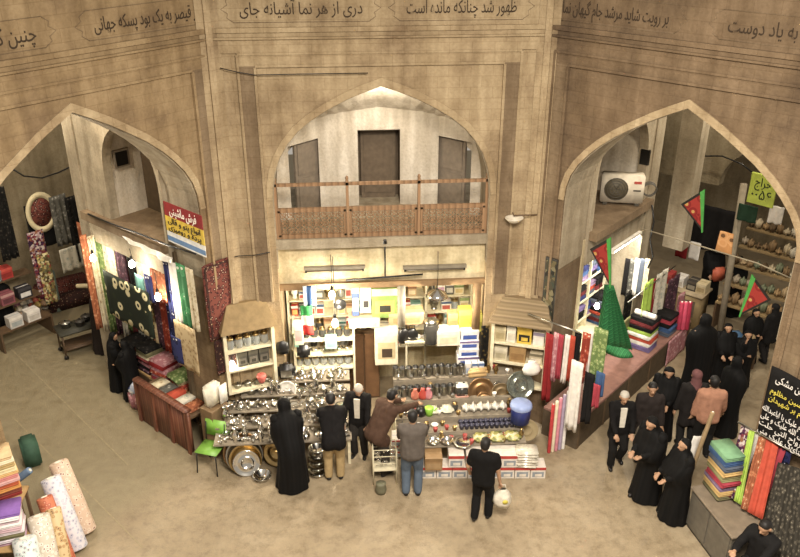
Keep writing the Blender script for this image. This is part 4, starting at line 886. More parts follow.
for (u0, v0, u1, v1, c, n) in ((167, 263, 173, 322, 'navy', 'navy and white'), (173, 264, 180, 322, 'plainwhite', 'plain white'), (180, 266, 189, 326, 'brightgreen', 'bright green'), (189, 270, 196, 328, 'cream', 'cream flowered')):
    cloth(n + ' curtain in the bright row left of the red rug', 'curtain', 'curtain', PATS[c], 'L', 't', .72, u0, v0, u1, v1, .025, 2)
t0 = .02
zt = AP('L', 200, 268, w=-.06)[2]; zb = AP('L', 205, 345, w=-.06)[2]
rg = E('persian_rug', 'large dark red patterned rug hung on the left pier beside the display cabinet', 'rug', G('L', .32, -.06, zb), PI / 4)
MB().sheet(lambda i, j: ((i - .5) * .58, .012 * math.sin(5 * i + 3 * j), (1 - j) * (zt - zb)), 14, 14, .02).build('field', RUGRED, rg)
b = MB()
for x in (-.27, .25): b.box(x, x + .035, -.02, -.012, 0.02, zt - zb - .02)
for z in (.03, zt - zb - .07): b.box(-.27, .285, -.02, -.012, z, z + .035)
b.build('border', RUGDK, rg)
rg = E('persian_rug', 'smaller dark rug hung low on the left pier under the large red one', 'rug', G('L', .3, -.075, zb - .72), PI / 4)
MB().sheet(lambda i, j: ((i - .5) * .5, .012 * math.sin(4 * i + 3 * j), (1 - j) * .7), 14, 10, .02).build('field', RUGDK, rg)
MB().box(-.25, .25, -.014, -.006, .03, .07).build('border', RUGRED, rg)
for k in range(11):
    c = ['black', 'orange', 'cream', 'navy', 'red', 'purple', 'gold', 'grey', 'white', 'maroon', 'green'][k]; w0 = .98 + k * .222; q = [G('L', .2, w0, 3.02), G('L', .2, w0 + .21, 3.02), G('L', .22, w0, 1.0), G('L', .22, w0 + .21, 1.0)]
    drape('%s length hanging at the back of the left textile shop, %s from the court' % (('black', 'rust', 'cream', 'navy', 'vermilion', 'plum', 'gold', 'grey', 'white', 'maroon', 'green')[k], ('first', 'second', 'third', 'fourth', 'fifth', 'sixth', 'seventh', 'eighth', 'ninth', 'tenth', 'last')[k]), 'fabric', 'hung_fabric', PATS[c], q, .02, 2)
# stacks and rolls on the bench
def bench(fr, name, label, t0, t1, w0, w1, z, mats):
    s_ = -1 if fr == 'L' else 1
    t = E(name, label, 'bench', G(fr, (t0 + t1) / 2, (w0 + w1) / 2, 0), ROT[fr]); hx = (t1 - t0) / 2; hy = (w1 - w0) / 2
    MB().rbox(-hx, hx, -hy, hy, z - .06, z, .01, seg=1, sm=False).build('top', mats[0], t)
    b = MB(); xs = s_ * hx; b.box(min(xs, xs - s_ * .06), max(xs, xs - s_ * .06), -hy + .02, hy - .02, 0, z - .06); b.build('front_board', mats[1], t)
    n = max(2, int(hy * 2 / .9))
    for k in range(n + 1):
        y = -hy + .02 + (2 * hy - .1) * k / n; MB().box(min(xs, xs + s_ * .012), max(xs, xs + s_ * .012), y, y + .06, 0, z - .06).build('batten', mats[2], t)
    for y in (-hy, hy - .05): MB().box(-hx, hx, y, y + .05, 0, z - .06).build('end_board', mats[1], t)
    return t
bench('L', 'cloth_bench', 'low bench along the left textile shop under heaps of folded cloth', -.1, .64, 1.0, 3.3, .55, (CARD, mWoodD, mWoodD))
cols = ['black', 'pink', 'red', 'cream', 'maroon', 'purple', 'white', 'rose']
def heap(fr, tw, n, size, z0, names, lab, rz=0., h=.06, group=None, jit=.02):
    z = z0
    for k in range(n):
        c = names[k % len(names)]; hh = h * random.uniform(.85, 1.15); p = G(fr, tw[0] + random.uniform(-jit, jit), tw[1] + random.uniform(-jit, jit), z)
        ordn = ('lowest', 'second', 'third', 'fourth', 'fifth', 'sixth', 'seventh', 'eighth', 'ninth', 'tenth', 'eleventh')[k] if k < n - 1 else 'topmost'
        folded('%s folded cloth, %s in the stack %s' % (NICE.get(c, c), ordn, lab), p, (size[0], size[1], hh - .004), PATS[c], ROT[fr] + rz + random.uniform(-.04, .04)); z += hh
    return z
NICE = {'black': 'black flowered', 'pink': 'pink flowered', 'red': 'vermilion', 'cream': 'cream flowered', 'maroon': 'maroon', 'purple': 'plum', 'white': 'whitish', 'rose': 'crimson', 'plainblack': 'plain black', 'plainwhite': 'plain white', 'violet': 'violet', 'brick': 'brick red', 'slate': 'slate grey', 'blue': 'blue', 'khaki': 'khaki', 'sand': 'sand yellow', 'mauve': 'mauve', 'olive': 'olive', 'mint': 'mint green', 'lime': 'lime green', 'navy': 'navy', 'orange': 'rust orange', 'tan': 'tan', 'darkred': 'deep red', 'grey': 'grey', 'green': 'moss green'}
heap('L', (.4, 2.85), 6, (.42, .4, .07), .552, ['black', 'black', 'cream', 'black', 'maroon', 'black'], 'under the dark green rug', .1, .085)
heap('L', (.4, 2.36), 7, (.42, .4, .07), .552, ['purple', 'black', 'pink', 'maroon', 'cream', 'olive', 'black'], 'right of the dark green rug', 0, .075)
heap('L', (.4, 1.85), 6, (.46, .42, .07), .552, ['rose', 'pink', 'red', 'pink', 'darkred', 'pink'], 'beside the beige carpet roll', .1, .075)
heap('L', (.4, 1.3), 4, (.44, .4, .07), .552, ['orange', 'red', 'tan', 'green'], 'behind the red-brown counter front', -.1, .08)
q = A(163, 362, .6); roll('upright beige carpet roll before the bright curtains', 'carpet', 'carpet_roll', (q.x, q.y, .56), (q.x + .05, q.y + .03, 1.52), .11, PATS['tan'])
q = G('L', .74, .72, .62)
cloth('beige mat hanging below the green curtain', 'mat', 'hung_mat', PATS['tan'], 'L', 't', .78, 178, 326, 197, 368, .012, 2, th=.02)
cloth('navy cloth hanging between the beige roll and the beige mat', 'fabric', 'hung_fabric', PATS['navy'], 'L', 't', .8, 173, 338, 182, 361, .012, 1)
# carved red-brown counter front near the court
mRedW = MP('red_brown_wood', 'stripe', ['#7d452c', '#6b3a25', '#8a5438', '#744029'], 7, .55, 'Y')
ct = E('wooden_counter', 'red-brown wooden counter front at the corner of the left textile shop', 'counter', G('L', 1.14, .92, 0), PI / 4)
MB().rbox(-.045, .045, -.8, .8, .0, .92, .02).build('front_panel', mRedW, ct)
MB().rbox(-.09, .06, -.83, .83, .9, .96, .02).build('top_rail', mRedW, ct)
for y in (-.78, -.27, .27, .78): MB().box(-.075, -.045, y - .04, y + .04, 0, .9).build('stile', mRedW, ct)
MB().box(.045, .5, -.78, .78, .7, .74).build('inner_shelf', mWoodD, ct)
for k, (c, w) in enumerate((('orange', .35), ('white', .62), ('brick', .9), ('grey', 1.15), ('cream', 1.4))):
    folded('%s folded cloth behind the red-brown counter, %s from the court' % (NICE.get(c, c), ('first', 'second', 'third', 'fourth', 'fifth')[k]), G('L', .86, w, .742), (.34, .22, .09), PATS[c], PI / 4)
p = A(141, 408, 0); 
o = E('cloth_bundle', 'bundle of blue white cloth in a printed bag by the red-brown counter', 'bundle', (p.x, p.y + .12, 0), .5)
MB().rbox(-.22, .22, -.17, .17, 0, .36, .06).build('bag', PATS['pink'], o); b = MB(); b.lathe([(.001, .3), (.19, .32), (.21, .42), (.13, .52), (.001, .56)], 14, sy=.8)
b.v = [(x + .03 * noise.noise(Vector((x, y, z)) * 9), y, z + .04 * noise.noise(Vector((y, x, z)) * 9)) for x, y, z in b.v]; b.build('contents', MP('blue_white_lumps', 'cells', ['#dfe4ee', '#3d4f8a', '#b9c4dc', '#e8e8ea'], 9), o)
p = A(211, 400, .55); o = E('white_sack', 'white sack with a white board standing left of the left display cabinet', 'sack', tuple(G('L', .78, -.16, 1.0)), .9)
carton('plain brown carton on end under the white sack beside the heaped table', G('L', .78, -.16, 0), (.4, .3, .995), ('#7d6444', '#6f583b', '#8a7050'), rz=.9)
for k in range(1):
    b = MB(); b.rbox(-.17, .17, -.1, .1, 0, .46, .06); b.v = [(x + .02 * noise.noise(Vector((x, y, z)) * 8), y, z) for x, y, z in b.v]; b.build('sack', M('white_cloth', '#d9d2c0', .8), o); MB().rbox(.05, .23, -.14, -.115, .02, .4, .008).build('board', WHITEP, o)
# lamps of the left shop
for u, v, t, n in ((93, 258, .95, 'leftmost of three bulbs in the left textile shop'), (132, 264, .9, 'middle of three bulbs in the left textile shop'), (158, 297, 1.0, 'lowest and rightmost of three bulbs in the left textile shop')):
    q = AP('L', u, v, t=t); bulb('glaring bare bulb, ' + n, G('L', *q), max(.3, 3.4 - q[2]), 19, .055)
# sheet of white plastic under the ledge
drape('strip of white plastic slung under the left loggia ledge', 'awning', 'plastic_strip', WHITEP, [G('L', *AP('L', u, v, t=.8)) for u, v in ((122, 236), (172, 258), (124, 240), (170, 264))], .03, 3)
# painted banner on the side wall by the left arch
bn = E('painted_banner', 'red yellow and white banner with painted writing inside the left arch', 'banner', (0, 0, 0))
tl, tr, bl, br = [AP('L', u, v, t=.63) for u, v in ((165, 202), (205, 216), (168, 240), (204, 256))]
w0, w1 = (tl[1] + bl[1]) / 2, (tr[1] + br[1]) / 2; z1, z0 = (tl[2] + tr[2]) / 2, (bl[2] + br[2]) / 2
bn.location = G('L', .64, (w0 + w1) / 2, z0); o_, T_, W_ = FR['L']; ang = math.atan2(-W_.y, -W_.x); bn.rotation_euler = (0, 0, ang)
wd = abs(w1 - w0); h = z1 - z0
for c, a, b_ in (('#8e1f22', .66, 1.), ('#d9b92a', .28, .66), ('#e3e3df', .0, .28)): MB().box(-wd / 2, wd / 2, -.006, .006, h * a, h * b_).build('band', colm(c, .6), bn)
MB().box(-wd / 2, wd / 2, -.008, .004, h * .04, h * .16).build('blue_stripe', colm('#5f86b5', .6), bn)
text('lettering', 'فرش ماشینی', .22, colm('#efe6d8'), bn, Matrix.Translation((0, -.012, h * .83)), wd * .7)
for k, s_ in enumerate(('انواع پتو و قالی', 'پرده و رومیزی')): text('lettering', s_, .14, colm('#3a2f18'), bn, Matrix.Translation((0, -.012, h * (.56 - .17 * k))), wd * .85)

# ---- stall at the far end of the left alley
def wcl(label, cat, name, c, w, u0, v0, u1, v1, **k): return cloth(label, cat, name, PATS[c], 'L', 'w', w, u0, v0, u1, v1, **k)
wcl('dark hanging cloth at the far left edge of the left alley', 'fabric', 'hung_fabric', 'black', 6.6, -6, 186, 12, 262, amp=.04)
wcl('black backing cloth behind the oval wall rug', 'fabric', 'hung_fabric', 'plainblack', 6.75, 27, 201, 57, 248, amp=.01)
wcl('long purple sequinned drape under the oval wall rug', 'fabric', 'hung_fabric', 'sequin', 6.45, 33, 229, 50, 300, amp=.03)
wcl('gold and red sequinned sash beside the purple drape', 'fabric', 'hung_fabric', 'gold', 6.35, 41, 252, 54, 305, amp=.02)
wcl('grey sheer dress hanging right of the oval wall rug', 'dress', 'hung_dress', 'grey', 6.5, 53, 194, 70, 246, amp=.04)
wcl('dark grey long dress hanging by the alley corner', 'dress', 'hung_dress', 'black', 6.4, 70, 194, 86, 262, amp=.04)
wcl('pale blue and grey patterned cloth below the dresses', 'fabric', 'hung_fabric', 'white', 6.4, 60, 246, 84, 270, amp=.03)
c = AP('L', 41, 212, w=6.6); o = E('oval_rug', 'oval brown wall rug with cream border high on the far left wall', 'rug', G('L', *c), PI / 4)
b = MB(); b.lathe([(.001, 0), (.26, 0), (.27, .02), (.001, .02)], 28, X=Matrix.Rotation(PI / 2, 4, 'X'), sy=1.4); b.build('field', RUGRED, o)
b = MB(); b.lathe([(.255, -.01), (.345, -.01), (.35, .03), (.25, .03), (.255, -.01)], 28, X=Matrix.Rotation(PI / 2, 4, 'X'), sy=1.35); b.build('border', M('cream_fringe', '#d3c6a2', .9), o)
def lbox(u, v, size, w, cols, label):
    p = AP('L', u, v, w=w); return carton(label, G('L', *p), size, cols, rz=PI / 4)
# step shelf for the cartons
stl = E('stall_shelf', 'dark stepped stall with cartons at the far left of the alley', 'stand', G('L', 1.0, 6.6, 0), PI / 4)
for k, (y0, z) in enumerate(((-.5, .5), (-.2, .95), (.1, 1.4))): MB().box(-.75, .45, y0, y0 + .3, z - .04, z).build('board', mWoodD, stl)
for x in (-.75, .41): MB().box(x, x + .04, -.5, .4, 0, .46).build('side', mWoodD, stl)
for k, (x, y, z, c, n) in enumerate(((-.1, .22, 1.4, ('#b3322b', '#c94a3c', '#8f241e'), 'red carton on top of the far left stall'), (-.35, .22, 1.4, ('#7d8f96', '#aab4b4', '#5e6c70'), 'grey blue carton on top of the far left stall'), (.1, -.08, .95, ('#26242a', '#3a383d', '#d9d6d2'), 'black carton with white print on the far left stall'), (-.3, -.08, .95, ('#8a4a52', '#b58a86', '#5f3038'), 'dusky red carton on the far left stall'), (.05, -.38, .5, ('#ded8cf', '#e8e3da', '#c4bdb2'), 'white carton low on the far left stall'), (-.35, -.38, .5, ('#c9c4bd', '#ddd8cf', '#9fa7a8'), 'pale grey carton low on the far left stall'))):
    q = Matrix.Rotation(PI / 4, 4, 'Z') @ Vector((x, y, 0)); g = G('L', 1.0, 6.6, z); carton(n, (g.x + q.x, g.y + q.y, z), (.3, .24, .26), c, rz=PI / 4)
# heap of bright packets on a low pallet
pp = A(36, 312, 0); pal = E('low_pallet', 'low dark pallet on the alley floor before the far stall', 'pallet', (pp.x, pp.y, 0), .5); MB().rbox(-.48, .48, -.3, .3, .06, .1, .01).build('deck', mWoodD, pal)
for x in (-.4, .34): MB().box(x, x + .06, -.3, .3, 0, .06).build('runner', mWoodD, pal)
pc = ['#c9a07a', '#b3563f', '#d9cdb4', '#7d8aa0', '#d0b25f', '#a9a59a', '#8c5a63']
for k in range(24):
    lay = k // 12; i = k % 12; x = -.36 + .14 * (i % 6); y = -.16 + .26 * (i // 6) ; q = Matrix.Rotation(.5, 4, 'Z') @ Vector((x, y, 0))
    b = MB(); b.rbox(-.065, .065, -.11, .11, 0, .1, .03); tag(b.build('cloth_packet', colm(pc[(k * 3 + lay) % 7], .5), loc=(pp.x + q.x, pp.y + q.y, .102 + .105 * lay), rz=.5 + random.uniform(-.15, .15)), 'small coloured packet heaped on the low pallet', 'packet', 'packets on the low pallet')
p = A(57, 313, 0); roll('grey green carpet roll standing beside the low pallet', 'carpet', 'carpet_roll', (p.x, p.y + .1, 0), (p.x - .05, p.y + .25, 1.0), .09, colm('#6f7d70', .9))
for k, (u, v, n) in enumerate(((78, 304, 'front'), (76, 287, 'rear'))):
    p = A(u, 306, 0); y = .15 + .42 * k; d_ = Vector((-S2, S2, 0)) * y; b = MB(); b.rbox(-.62, .62, -.2, .2, 0, .3 + .22 * k, .03)
    tag(b.build('rug_pile', RUGDK if k == 0 else RUGRED, loc=(p.x + d_.x, p.y + d_.y, 0), rz=.55), 'low pile of folded dark red rugs at the alley bend, %s one' % n, 'rug')
p = A(77, 286, 1.2); q = A(118, 285, 1.35); roll('cream pole lying out over the alley from the left shop', 'pole', 'cream_pole', q, p, .05, M('cream_pole', '#d6c7a2', .6))
# cart with odds and ends
p = A(78, 356, 0); ca = E('small_cart', 'small dark wheeled table loaded with pots in the left alley', 'table', (p.x, p.y + .25, 0), .55)
MB().rbox(-.42, .42, -.28, .28, .58, .63, .01).build('table_top', M('dark_green_top', '#37362c', .6), ca); MB().rbox(-.36, .36, -.24, .24, .2, .23, .01).build('lower_shelf', mWoodD, ca)
for x in (-.37, .37):
    for y in (-.23, .23): MB().tube([(x, y, .58), (x, y, .06)], .018, 6).build('leg', mWoodD, ca); MB().lathe([(.001, -.015), (.05, -.015), (.05, .015), (.001, .015)], 12, X=Matrix.Translation((x, y, .05)) @ Matrix.Rotation(PI / 2, 4, 'X')).build('wheel', BLACKP, ca)
for k, (x, y, m, n) in enumerate(((-.2, .05, STEEL2, 'steel'), (.08, -.05, M('dark_pot', '#3a3630', .4), 'black'), (.25, .1, M('dark_pot', '#3a3630', .4), 'black'))):
    q = Matrix.Rotation(.55, 4, 'Z') @ Vector((x, y, 0)); good('lidded_pot', 'pot', m, '%s lidded pot on the small wheeled table, %s of three' % (n, ('left', 'middle', 'right')[k]), 'pot', (ca.location.x + q.x, ca.location.y + q.y, .632), k, None, .95)

# ---- near left corner: cloth stacks and floral rolls
FL = lambda n, *c: MP('floral_' + n, 'floral', list(c), 17, .6)
rolls = [((58, 462, 1.15), (88, 534, 0), .15, FL('peach', '#8c4a4a', '#e6c9ae', '#ecd8c2', '#dfbfa2'), 'peach floral roll, outermost of the leaning rolls'), ((50, 478, 1.1), (79, 551, 0), .155, FL('lilac', '#8a8fb0', '#d9d6e0', '#c6c8dc', '#e6e2e8'), 'white and lilac floral roll, second of the leaning rolls'), ((44, 497, 1.05), (72, 572, 0), .12, FL('orange', '#d9a07a', '#c9623a', '#b8532f', '#d4754a'), 'orange floral roll behind the white ones'), ((53, 508, .95), (68, 580, 0), .11, FL('ochre', '#6b4a2f', '#cfa86a', '#b58a4e', '#dcc08a'), 'narrow ochre and brown floral roll'), ((38, 516, 1.1), (56, 595, 0), .16, FL('ivory', '#9a4a52', '#e8e0d0', '#efe9dc', '#d9cdb8'), 'ivory floral roll with open end'), ((24, 538, 1.1), (40, 620, 0), .165, FL('aqua', '#7a5060', '#dfe6e2', '#a9c4c2', '#e9ebe6'), 'white and aqua floral roll, nearest of the leaning rolls')]
for a, c, r, m, n in rolls: roll(n, 'fabric roll', 'fabric_roll', A(c[0], c[1], .0) + Vector((0, 0, .05)), A(*a), r, m)
tbl = E('cloth_table', 'stepped table under the cloth stacks at the near left corner', 'table', (0, 0, 0))
pa_ = A(2, 497, 1.45); pb_ = A(8, 540, .95)
for q_, z_ in ((pa_, 1.45), (pb_, .95)):
    MB().rbox(q_.x - .33, q_.x + .3, q_.y - .22, q_.y + .24, z_ - .05, z_, .01).build('table_top', CARD, tbl)
    for x in (q_.x - .3, q_.x + .25):
        for y in (q_.y - .18, q_.y + .2): MB().box(x - .02, x + .02, y - .02, y + .02, 0, z_ - .05).build('leg', mWoodD, tbl)
def pile(label, u, v, z0, n, size, cols, rz):
    p = A(u, v, z0); z = z0
    for k in range(n):
        c = cols[k % len(cols)]; h = size[2] * random.uniform(.85, 1.2); ordn = ('lowest', 'second', 'third', 'fourth', 'fifth', 'sixth', 'seventh', 'eighth', 'ninth', 'tenth', 'eleventh', 'twelfth')[k] if k < n - 1 else 'topmost'
        folded('%s folded cloth, %s in the %s' % (c[1], ordn, label), (p.x + random.uniform(-.015, .015), p.y + random.uniform(-.015, .015), z), (size[0], size[1], h - .004), colm(c[0], .85), rz + random.uniform(-.03, .03)); z += h
pile('striped stack at the left edge', 2, 494, 1.452, 11, (.52, .36, .066), [('#8c2f2a', 'dark red'), ('#7d3f30', 'russet'), ('#c98a3f', 'ochre'), ('#b5562f', 'burnt orange'), ('#d0a09a', 'dusty pink'), ('#c9807a', 'salmon'), ('#d9b070', 'straw'), ('#e0cfa0', 'cream'), ('#b59a62', 'tan'), ('#e3d6b4', 'ivory'), ('#d7b88a', 'buff')], .5)
pile('pale stack below the striped one', 8, 538, .952, 9, (.5, .36, .06), [('#b58fa0', 'mauve'), ('#d9cfd6', 'pale lilac'), ('#6f6a4a', 'olive'), ('#e0d3d6', 'blush'), ('#c9a9b0', 'dusky rose'), ('#e6e0dc', 'off white'), ('#d4b8c0', 'rose white'), ('#e9e4e2', 'white'), ('#8a62b0', 'violet')], .25)
p = A(33, 445, .45); o = tag(MB().rbox(-.14, .14, -.2, .2, 0, .5, .04).build('green_bag', colm('#3f5f4c', .7), loc=(A(33, 462, 0).x, A(33, 462, 0).y, 0), rz=.5), 'dark green bag on the floor behind the striped cloth stack', 'bag')
roll('blue cloth roll lying between the stacks and the floral rolls', 'fabric roll', 'fabric_roll', A(14, 482, .75), A(30, 470, .95), .06, colm('#6b82a0', .8))

# ------------------------------------------------------------------ right alley
bench('R', 'stone_bench', 'long raised platform with dull pink top along the right textile shop', .64, 1.38, -.25, 4.7, .62, (M('dull_pink_top', '#8f6c62', .7, bump=.2), M('platform_front', '#574b3c', .8), M('platform_batten', '#63523f', .8)))
# shelf with folded cloth in the lit recess
for k, (u, v) in enumerate(((600, 322), (617, 318))):
    q = AP('R', u, v, t=.15)
    z = heap('R', (.1, q[1]), 8, (.4, .36, .075), .7 if False else max(.63, q[2]), [['blue', 'maroon', 'slate', 'brick', 'plainblack', 'violet', 'slate', 'plainblack'], ['slate', 'navy', 'brick', 'plainblack', 'blue', 'plainblack', 'mauve', 'plainwhite']][k], 'on the lit recess shelf at ' + ('left' if k == 0 else 'right'), 0, .085)
rs = E('recess_shelf', 'pale shelf board in the lit recess of the right shop', 'shelf', G('R', .12, 1.45, 0), -PI / 4)
zsh = max(.63, AP('R', 600, 322, t=.15)[2]); MB().box(-.28, .3, -.9, 1.6, zsh - .04, zsh - .002).build('board', CREAMF, rs)
for y in (-.88, 1.5): MB().box(-.26, .28, y, y + .05, 0, zsh - .04).build('end', CREAMF, rs)
DK = ['slate', 'plainblack', 'maroon', 'blue', 'brick', 'violet', 'plainblack', 'navy', 'mauve']
ws = E('cloth_shelves', 'tall pale shelves packed with folded cloth at the back of the right shop', 'shelf', G('R', -.18, 2.0, 0), -PI / 4)
for z in (1.2, 1.65, 2.1, 2.55): MB().box(-.18, .18, -1.08, 1.08, z - .03, z).build('shelf_board', CREAMF, ws)
for y in (-1.08, -.36, .36, 1.05): MB().box(-.18, .18, y, y + .03, 0, 2.9).build('upright', CREAMF, ws)
for zi, z in enumerate((1.2, 1.65, 2.1, 2.55)):
    for k in range(6):
        y = -.88 + .35 * k + .0; zz = z + .001
        for m_ in range(3):
            c = DK[(k * 2 + m_ * 4 + zi) % 9]; q = Matrix.Rotation(-PI / 4, 4, 'Z') @ Vector((.0, y, 0)); g = G('R', -.18, 2.0, 0)
            folded('%s folded cloth on the packed shelves of the right shop' % NICE.get(c, c), (g.x + q.x, g.y + q.y, zz), (.32, .3, .095), PATS[c], -PI / 4, group='%s cloths on the packed shelves' % NICE.get(c, c)); zz += .1
# big stack on the platform
p = A(642, 350, .62); t_, w_, z_ = TW('R', p)
heap('R', (t_ - .1, w_ + .15), 8, (.5, .42, .075), .622, ['violet', 'plainwhite', 'brick', 'plainwhite', 'lime', 'plainblack', 'maroon', 'plainblack'], 'on the platform beside the green drape', 0, .088)
p = A(641, 315, 1.35)
tag(roll('white cloth roll lying on top of the platform stack', 'fabric roll', 'fabric_roll', G('R', t_ - .3, w_ + .1, 1.40), G('R', t_ + .15, w_ + .1, 1.40), .06, colm('#e4ded8', .8)), 'white cloth roll lying on top of the platform stack', 'fabric roll')
cp = A(665, 335, .62); t2, w2, _ = TW('R', cp)
heap('R', (t2 - .1, w2 + .1), 5, (.42, .4, .08), .622, ['slate', 'blue', 'plainblack', 'rose', 'plainblack'], 'on the platform right of the large stack', 0, .09)
for k, c in enumerate(('#c23a58', '#d94f6e', '#a82a45')):
    p = A(680 + 4 * k, 332, .62); roll(('left', 'middle', 'right')[k] + ' one of three upright rose red rolls at the far end of the platform', 'fabric roll', 'fabric_roll', (p.x, p.y + .1, .63), (p.x, p.y + .14, 1.28), .05, colm(c, .7))
cloth('pink pail cloth hung at the far end of the platform', 'fabric', 'hung_fabric', PATS['pink'], 'R', 't', 1.42, 668, 336, 684, 362, .01, 2)
# hangings
def rcl(label, c, t, u0, v0, u1, v1, pl='t', **k): return cloth(label, 'fabric', 'hung_fabric', PATS[c], 'R', pl, t, u0, v0, u1, v1, **k)
rcl('lime scarf hanging over the platform stack', 'lime', .95, 642, 284, 650, 318, amp=.045, folds=2)
rcl('deep red scarf hanging right of the lime one', 'darkred', .92, 650, 281, 656, 312, amp=.02, folds=1)
rcl('white and black figured scarf hanging right of the red one', 'white', .95, 655, 274, 665, 312, amp=.045, folds=2)
rcl('plum cloth hanging at the far end of the right shop', 'purple', .95, 666, 280, 676, 318, amp=.045, folds=2)
rcl('rose cloth hanging beside the plum one', 'pink', .95, 676, 296, 682, 322, amp=.045, folds=1)
for k, (u, c, n) in enumerate(((626, 'plainblack', 'black'), (631, 'grey', 'grey'), (636, 'plainwhite', 'white'), (641, 'slate', 'slate'), (646, 'cream', 'cream'))): rcl(n + ' curtain in the row at the back of the lit recess', c, 3.1, u - 3, 258, u + 2, 296, pl='w', amp=.01, folds=1)
rcl('dark mottled hanging left of the platform stack', 'black', .6, 624, 292, 634, 322, amp=.02, folds=2)
rcl('khaki cloth hanging behind the green drape', 'khaki', .75, 619, 320, 632, 350, amp=.02, folds=2)
rz_ = AP('R', 660, 279, t=.95)[2]; r0 = G('R', .94, 2.2, rz_ + .02); r1 = G('R', .94, 4.4, rz_ + .02)
tag(MB().cyl(r0, r1, .014).build('garment_rail', STEEL2), 'thin rail carrying the scarves over the platform of the right shop', 'rail')
# scarves on the rail at the court end (facing the court)
for (u0, v0, u1, v1, c, n, w) in ((543, 333, 552, 402, 'darkred', 'deep red', -.3), (552, 332, 557, 382, 'pink', 'pink', -.32), (557, 334, 562, 380, 'rose', 'crimson', -.34), (563, 334, 568, 384, 'plainwhite', 'white', -.3), (568, 335, 573, 382, 'brick', 'brick red', -.33), (573, 332, 580, 372, 'plainblack', 'black', -.3), (580, 332, 588, 384, 'red', 'vermilion figured', -.36), (586, 330, 594, 392, 'plainwhite', 'ivory', -.33), (590, 327, 604, 402, 'green', 'green and yellow', -.4), (568, 360, 580, 432, 'plainwhite', 'long white', -.55), (582, 372, 592, 424, 'plainblack', 'long black', -.5), (595, 372, 604, 396, 'blue', 'pale blue', -.55), (592, 384, 599, 408, 'rose', 'short rose', -.6)):
    rcl('%s scarf on the rail at the court end of the right shop' % n, c, w, u0, v0, u1, v1, pl='w', amp=.025, folds=2)
z = AP('R', 575, 331, w=-.35)[2]; tag(MB().cyl(G('R', .22, -.35, z), G('R', 1.25, -.35, z), .015).build('scarf_rail', STEEL2), 'thin rail carrying the scarves at the court end of the right shop', 'rail')
for k, (u, c, n) in enumerate(((550, '#c23a3a', 'red'), (553.5, '#e6d9b8', 'cream'), (557, '#d98a9a', 'pink'), (560.5, '#b0a0b8', 'lilac'), (564, '#efeae4', 'white'))):
    p = A(u, 456 - k, 0); roll('%s cloth roll standing in the bundle at the foot of the right pier' % n, 'fabric roll', 'fabric_roll', (p.x, p.y + .1, .0), (p.x + .02, p.y + .16, 1.02 + .05 * k), .032, colm(c, .7))
# green gauze drape
gx = [G('R', *AP('R', u, v, t=1.0)) for u, v in ((606, 285), (612, 285), (599, 343), (630, 349))]
drape('bright green gauze drape knotted at the top and spreading onto the platform', 'fabric', 'green_drape', MP('green_gauze', 'fold', ['#2f8a4c', '#2a7a43', '#3a9c58', '#267040'], 16, .7), gx, .09, 5)
p = A(619, 355, .62); b = MB(); b.lathe([(.001, 0), (.34, .0), (.3, .06), (.16, .14), (.001, .19)], 26, sy=.6); b.v = [(x * (1 + .25 * noise.noise(Vector((x, y, z)) * 6)), y, z * (1 + .4 * noise.noise(Vector((y, x, z)) * 8))) for x, y, z in b.v]
tag(b.build('green_cloth_heap', MC['green_gauze'], loc=(p.x, p.y + .12, .622), rz=-PI / 4), 'heap of bright green gauze lying on the platform under the drape', 'fabric')
# narrow dark framed board on the pier
t_, w_, z1 = AP('R', 578, 246, t=.5); z0 = AP('R', 575, 322, t=.5)[2]
o = E('dark_board', 'tall narrow dark board with mottled painting on the right pier', 'board', G('R', .42, -.02, z0), -PI / 4); MB().box(-.12, .12, -.03, 0, 0, z1 - z0).build('frame', M('black_frame', '#26221c', .5), o); MB().box(-.1, .1, -.035, -.03, .04, z1 - z0 - .04).build('picture', MP('mottled_painting', 'cells', ['#4a4636', '#6b6040', '#2f2d26', '#7d7456', '#3f463a'], 12), o)
# bulb and tube light
q = AP('R', 597, 306, t=.65); bulb('glaring bare bulb in the lit recess of the right shop', G('R', *q), .9, 26, .05)
p = G('R', *AP('R', 612, 253, t=.62)); q = G('R', *AP('R', 640, 234, t=.62)); tube_lamp('lit white tube lamp under the right loggia ledge', p, q, 1, 45)
# air conditioner on the loggia ledge
c = AP('R', 620, 204, t=-.05); z = 3.75
c = A(620, 203, 3.76); ac = E('air_conditioner', 'white air conditioner unit with round fan grille on the right loggia ledge', 'air conditioner', c + Vector((0, 0, 0)), -PI / 4 + .55)
MB().rbox(-.4, .4, -.14, .14, .05, .6, .02).build('casing', M('ac_white', '#cfc6b4', .5), ac)
b = MB()
for r in (.22, .17, .12, .07): b.tube([(-.12 + r * math.cos(a * PI / 10), -.15, .33 + r * math.sin(a * PI / 10)) for a in range(21)], .007, 5)
for a in range(6): b.tube([(-.12, -.152, .33), (-.12 + .22 * math.cos(a * PI / 3), -.152, .33 + .22 * math.sin(a * PI / 3))], .006, 5)
b.build('fan_guard', M('dark_grey', '#4a463e', .5), ac); MB().lathe([(.001, 0), (.215, 0), (.215, .01), (.001, .01)], 24, X=Matrix.Translation((-.12, -.139, .33)) @ Matrix.Rotation(PI / 2, 4, 'X')).build('fan_opening', M('fan_dark', '#57503f', .6), ac)
MB().box(.2, .34, -.145, -.138, .45, .5).build('maker_plate', colm('#b5453a'), ac); MB().box(.2, .34, -.145, -.138, .3, .33).build('vent', M('dark_grey', '#4a463e', .5), ac)
for x in (-.3, .3): MB().box(x - .04, x + .04, -.12, .12, 0, .05).build('foot', M('dark_grey', '#4a463e', .5), ac)
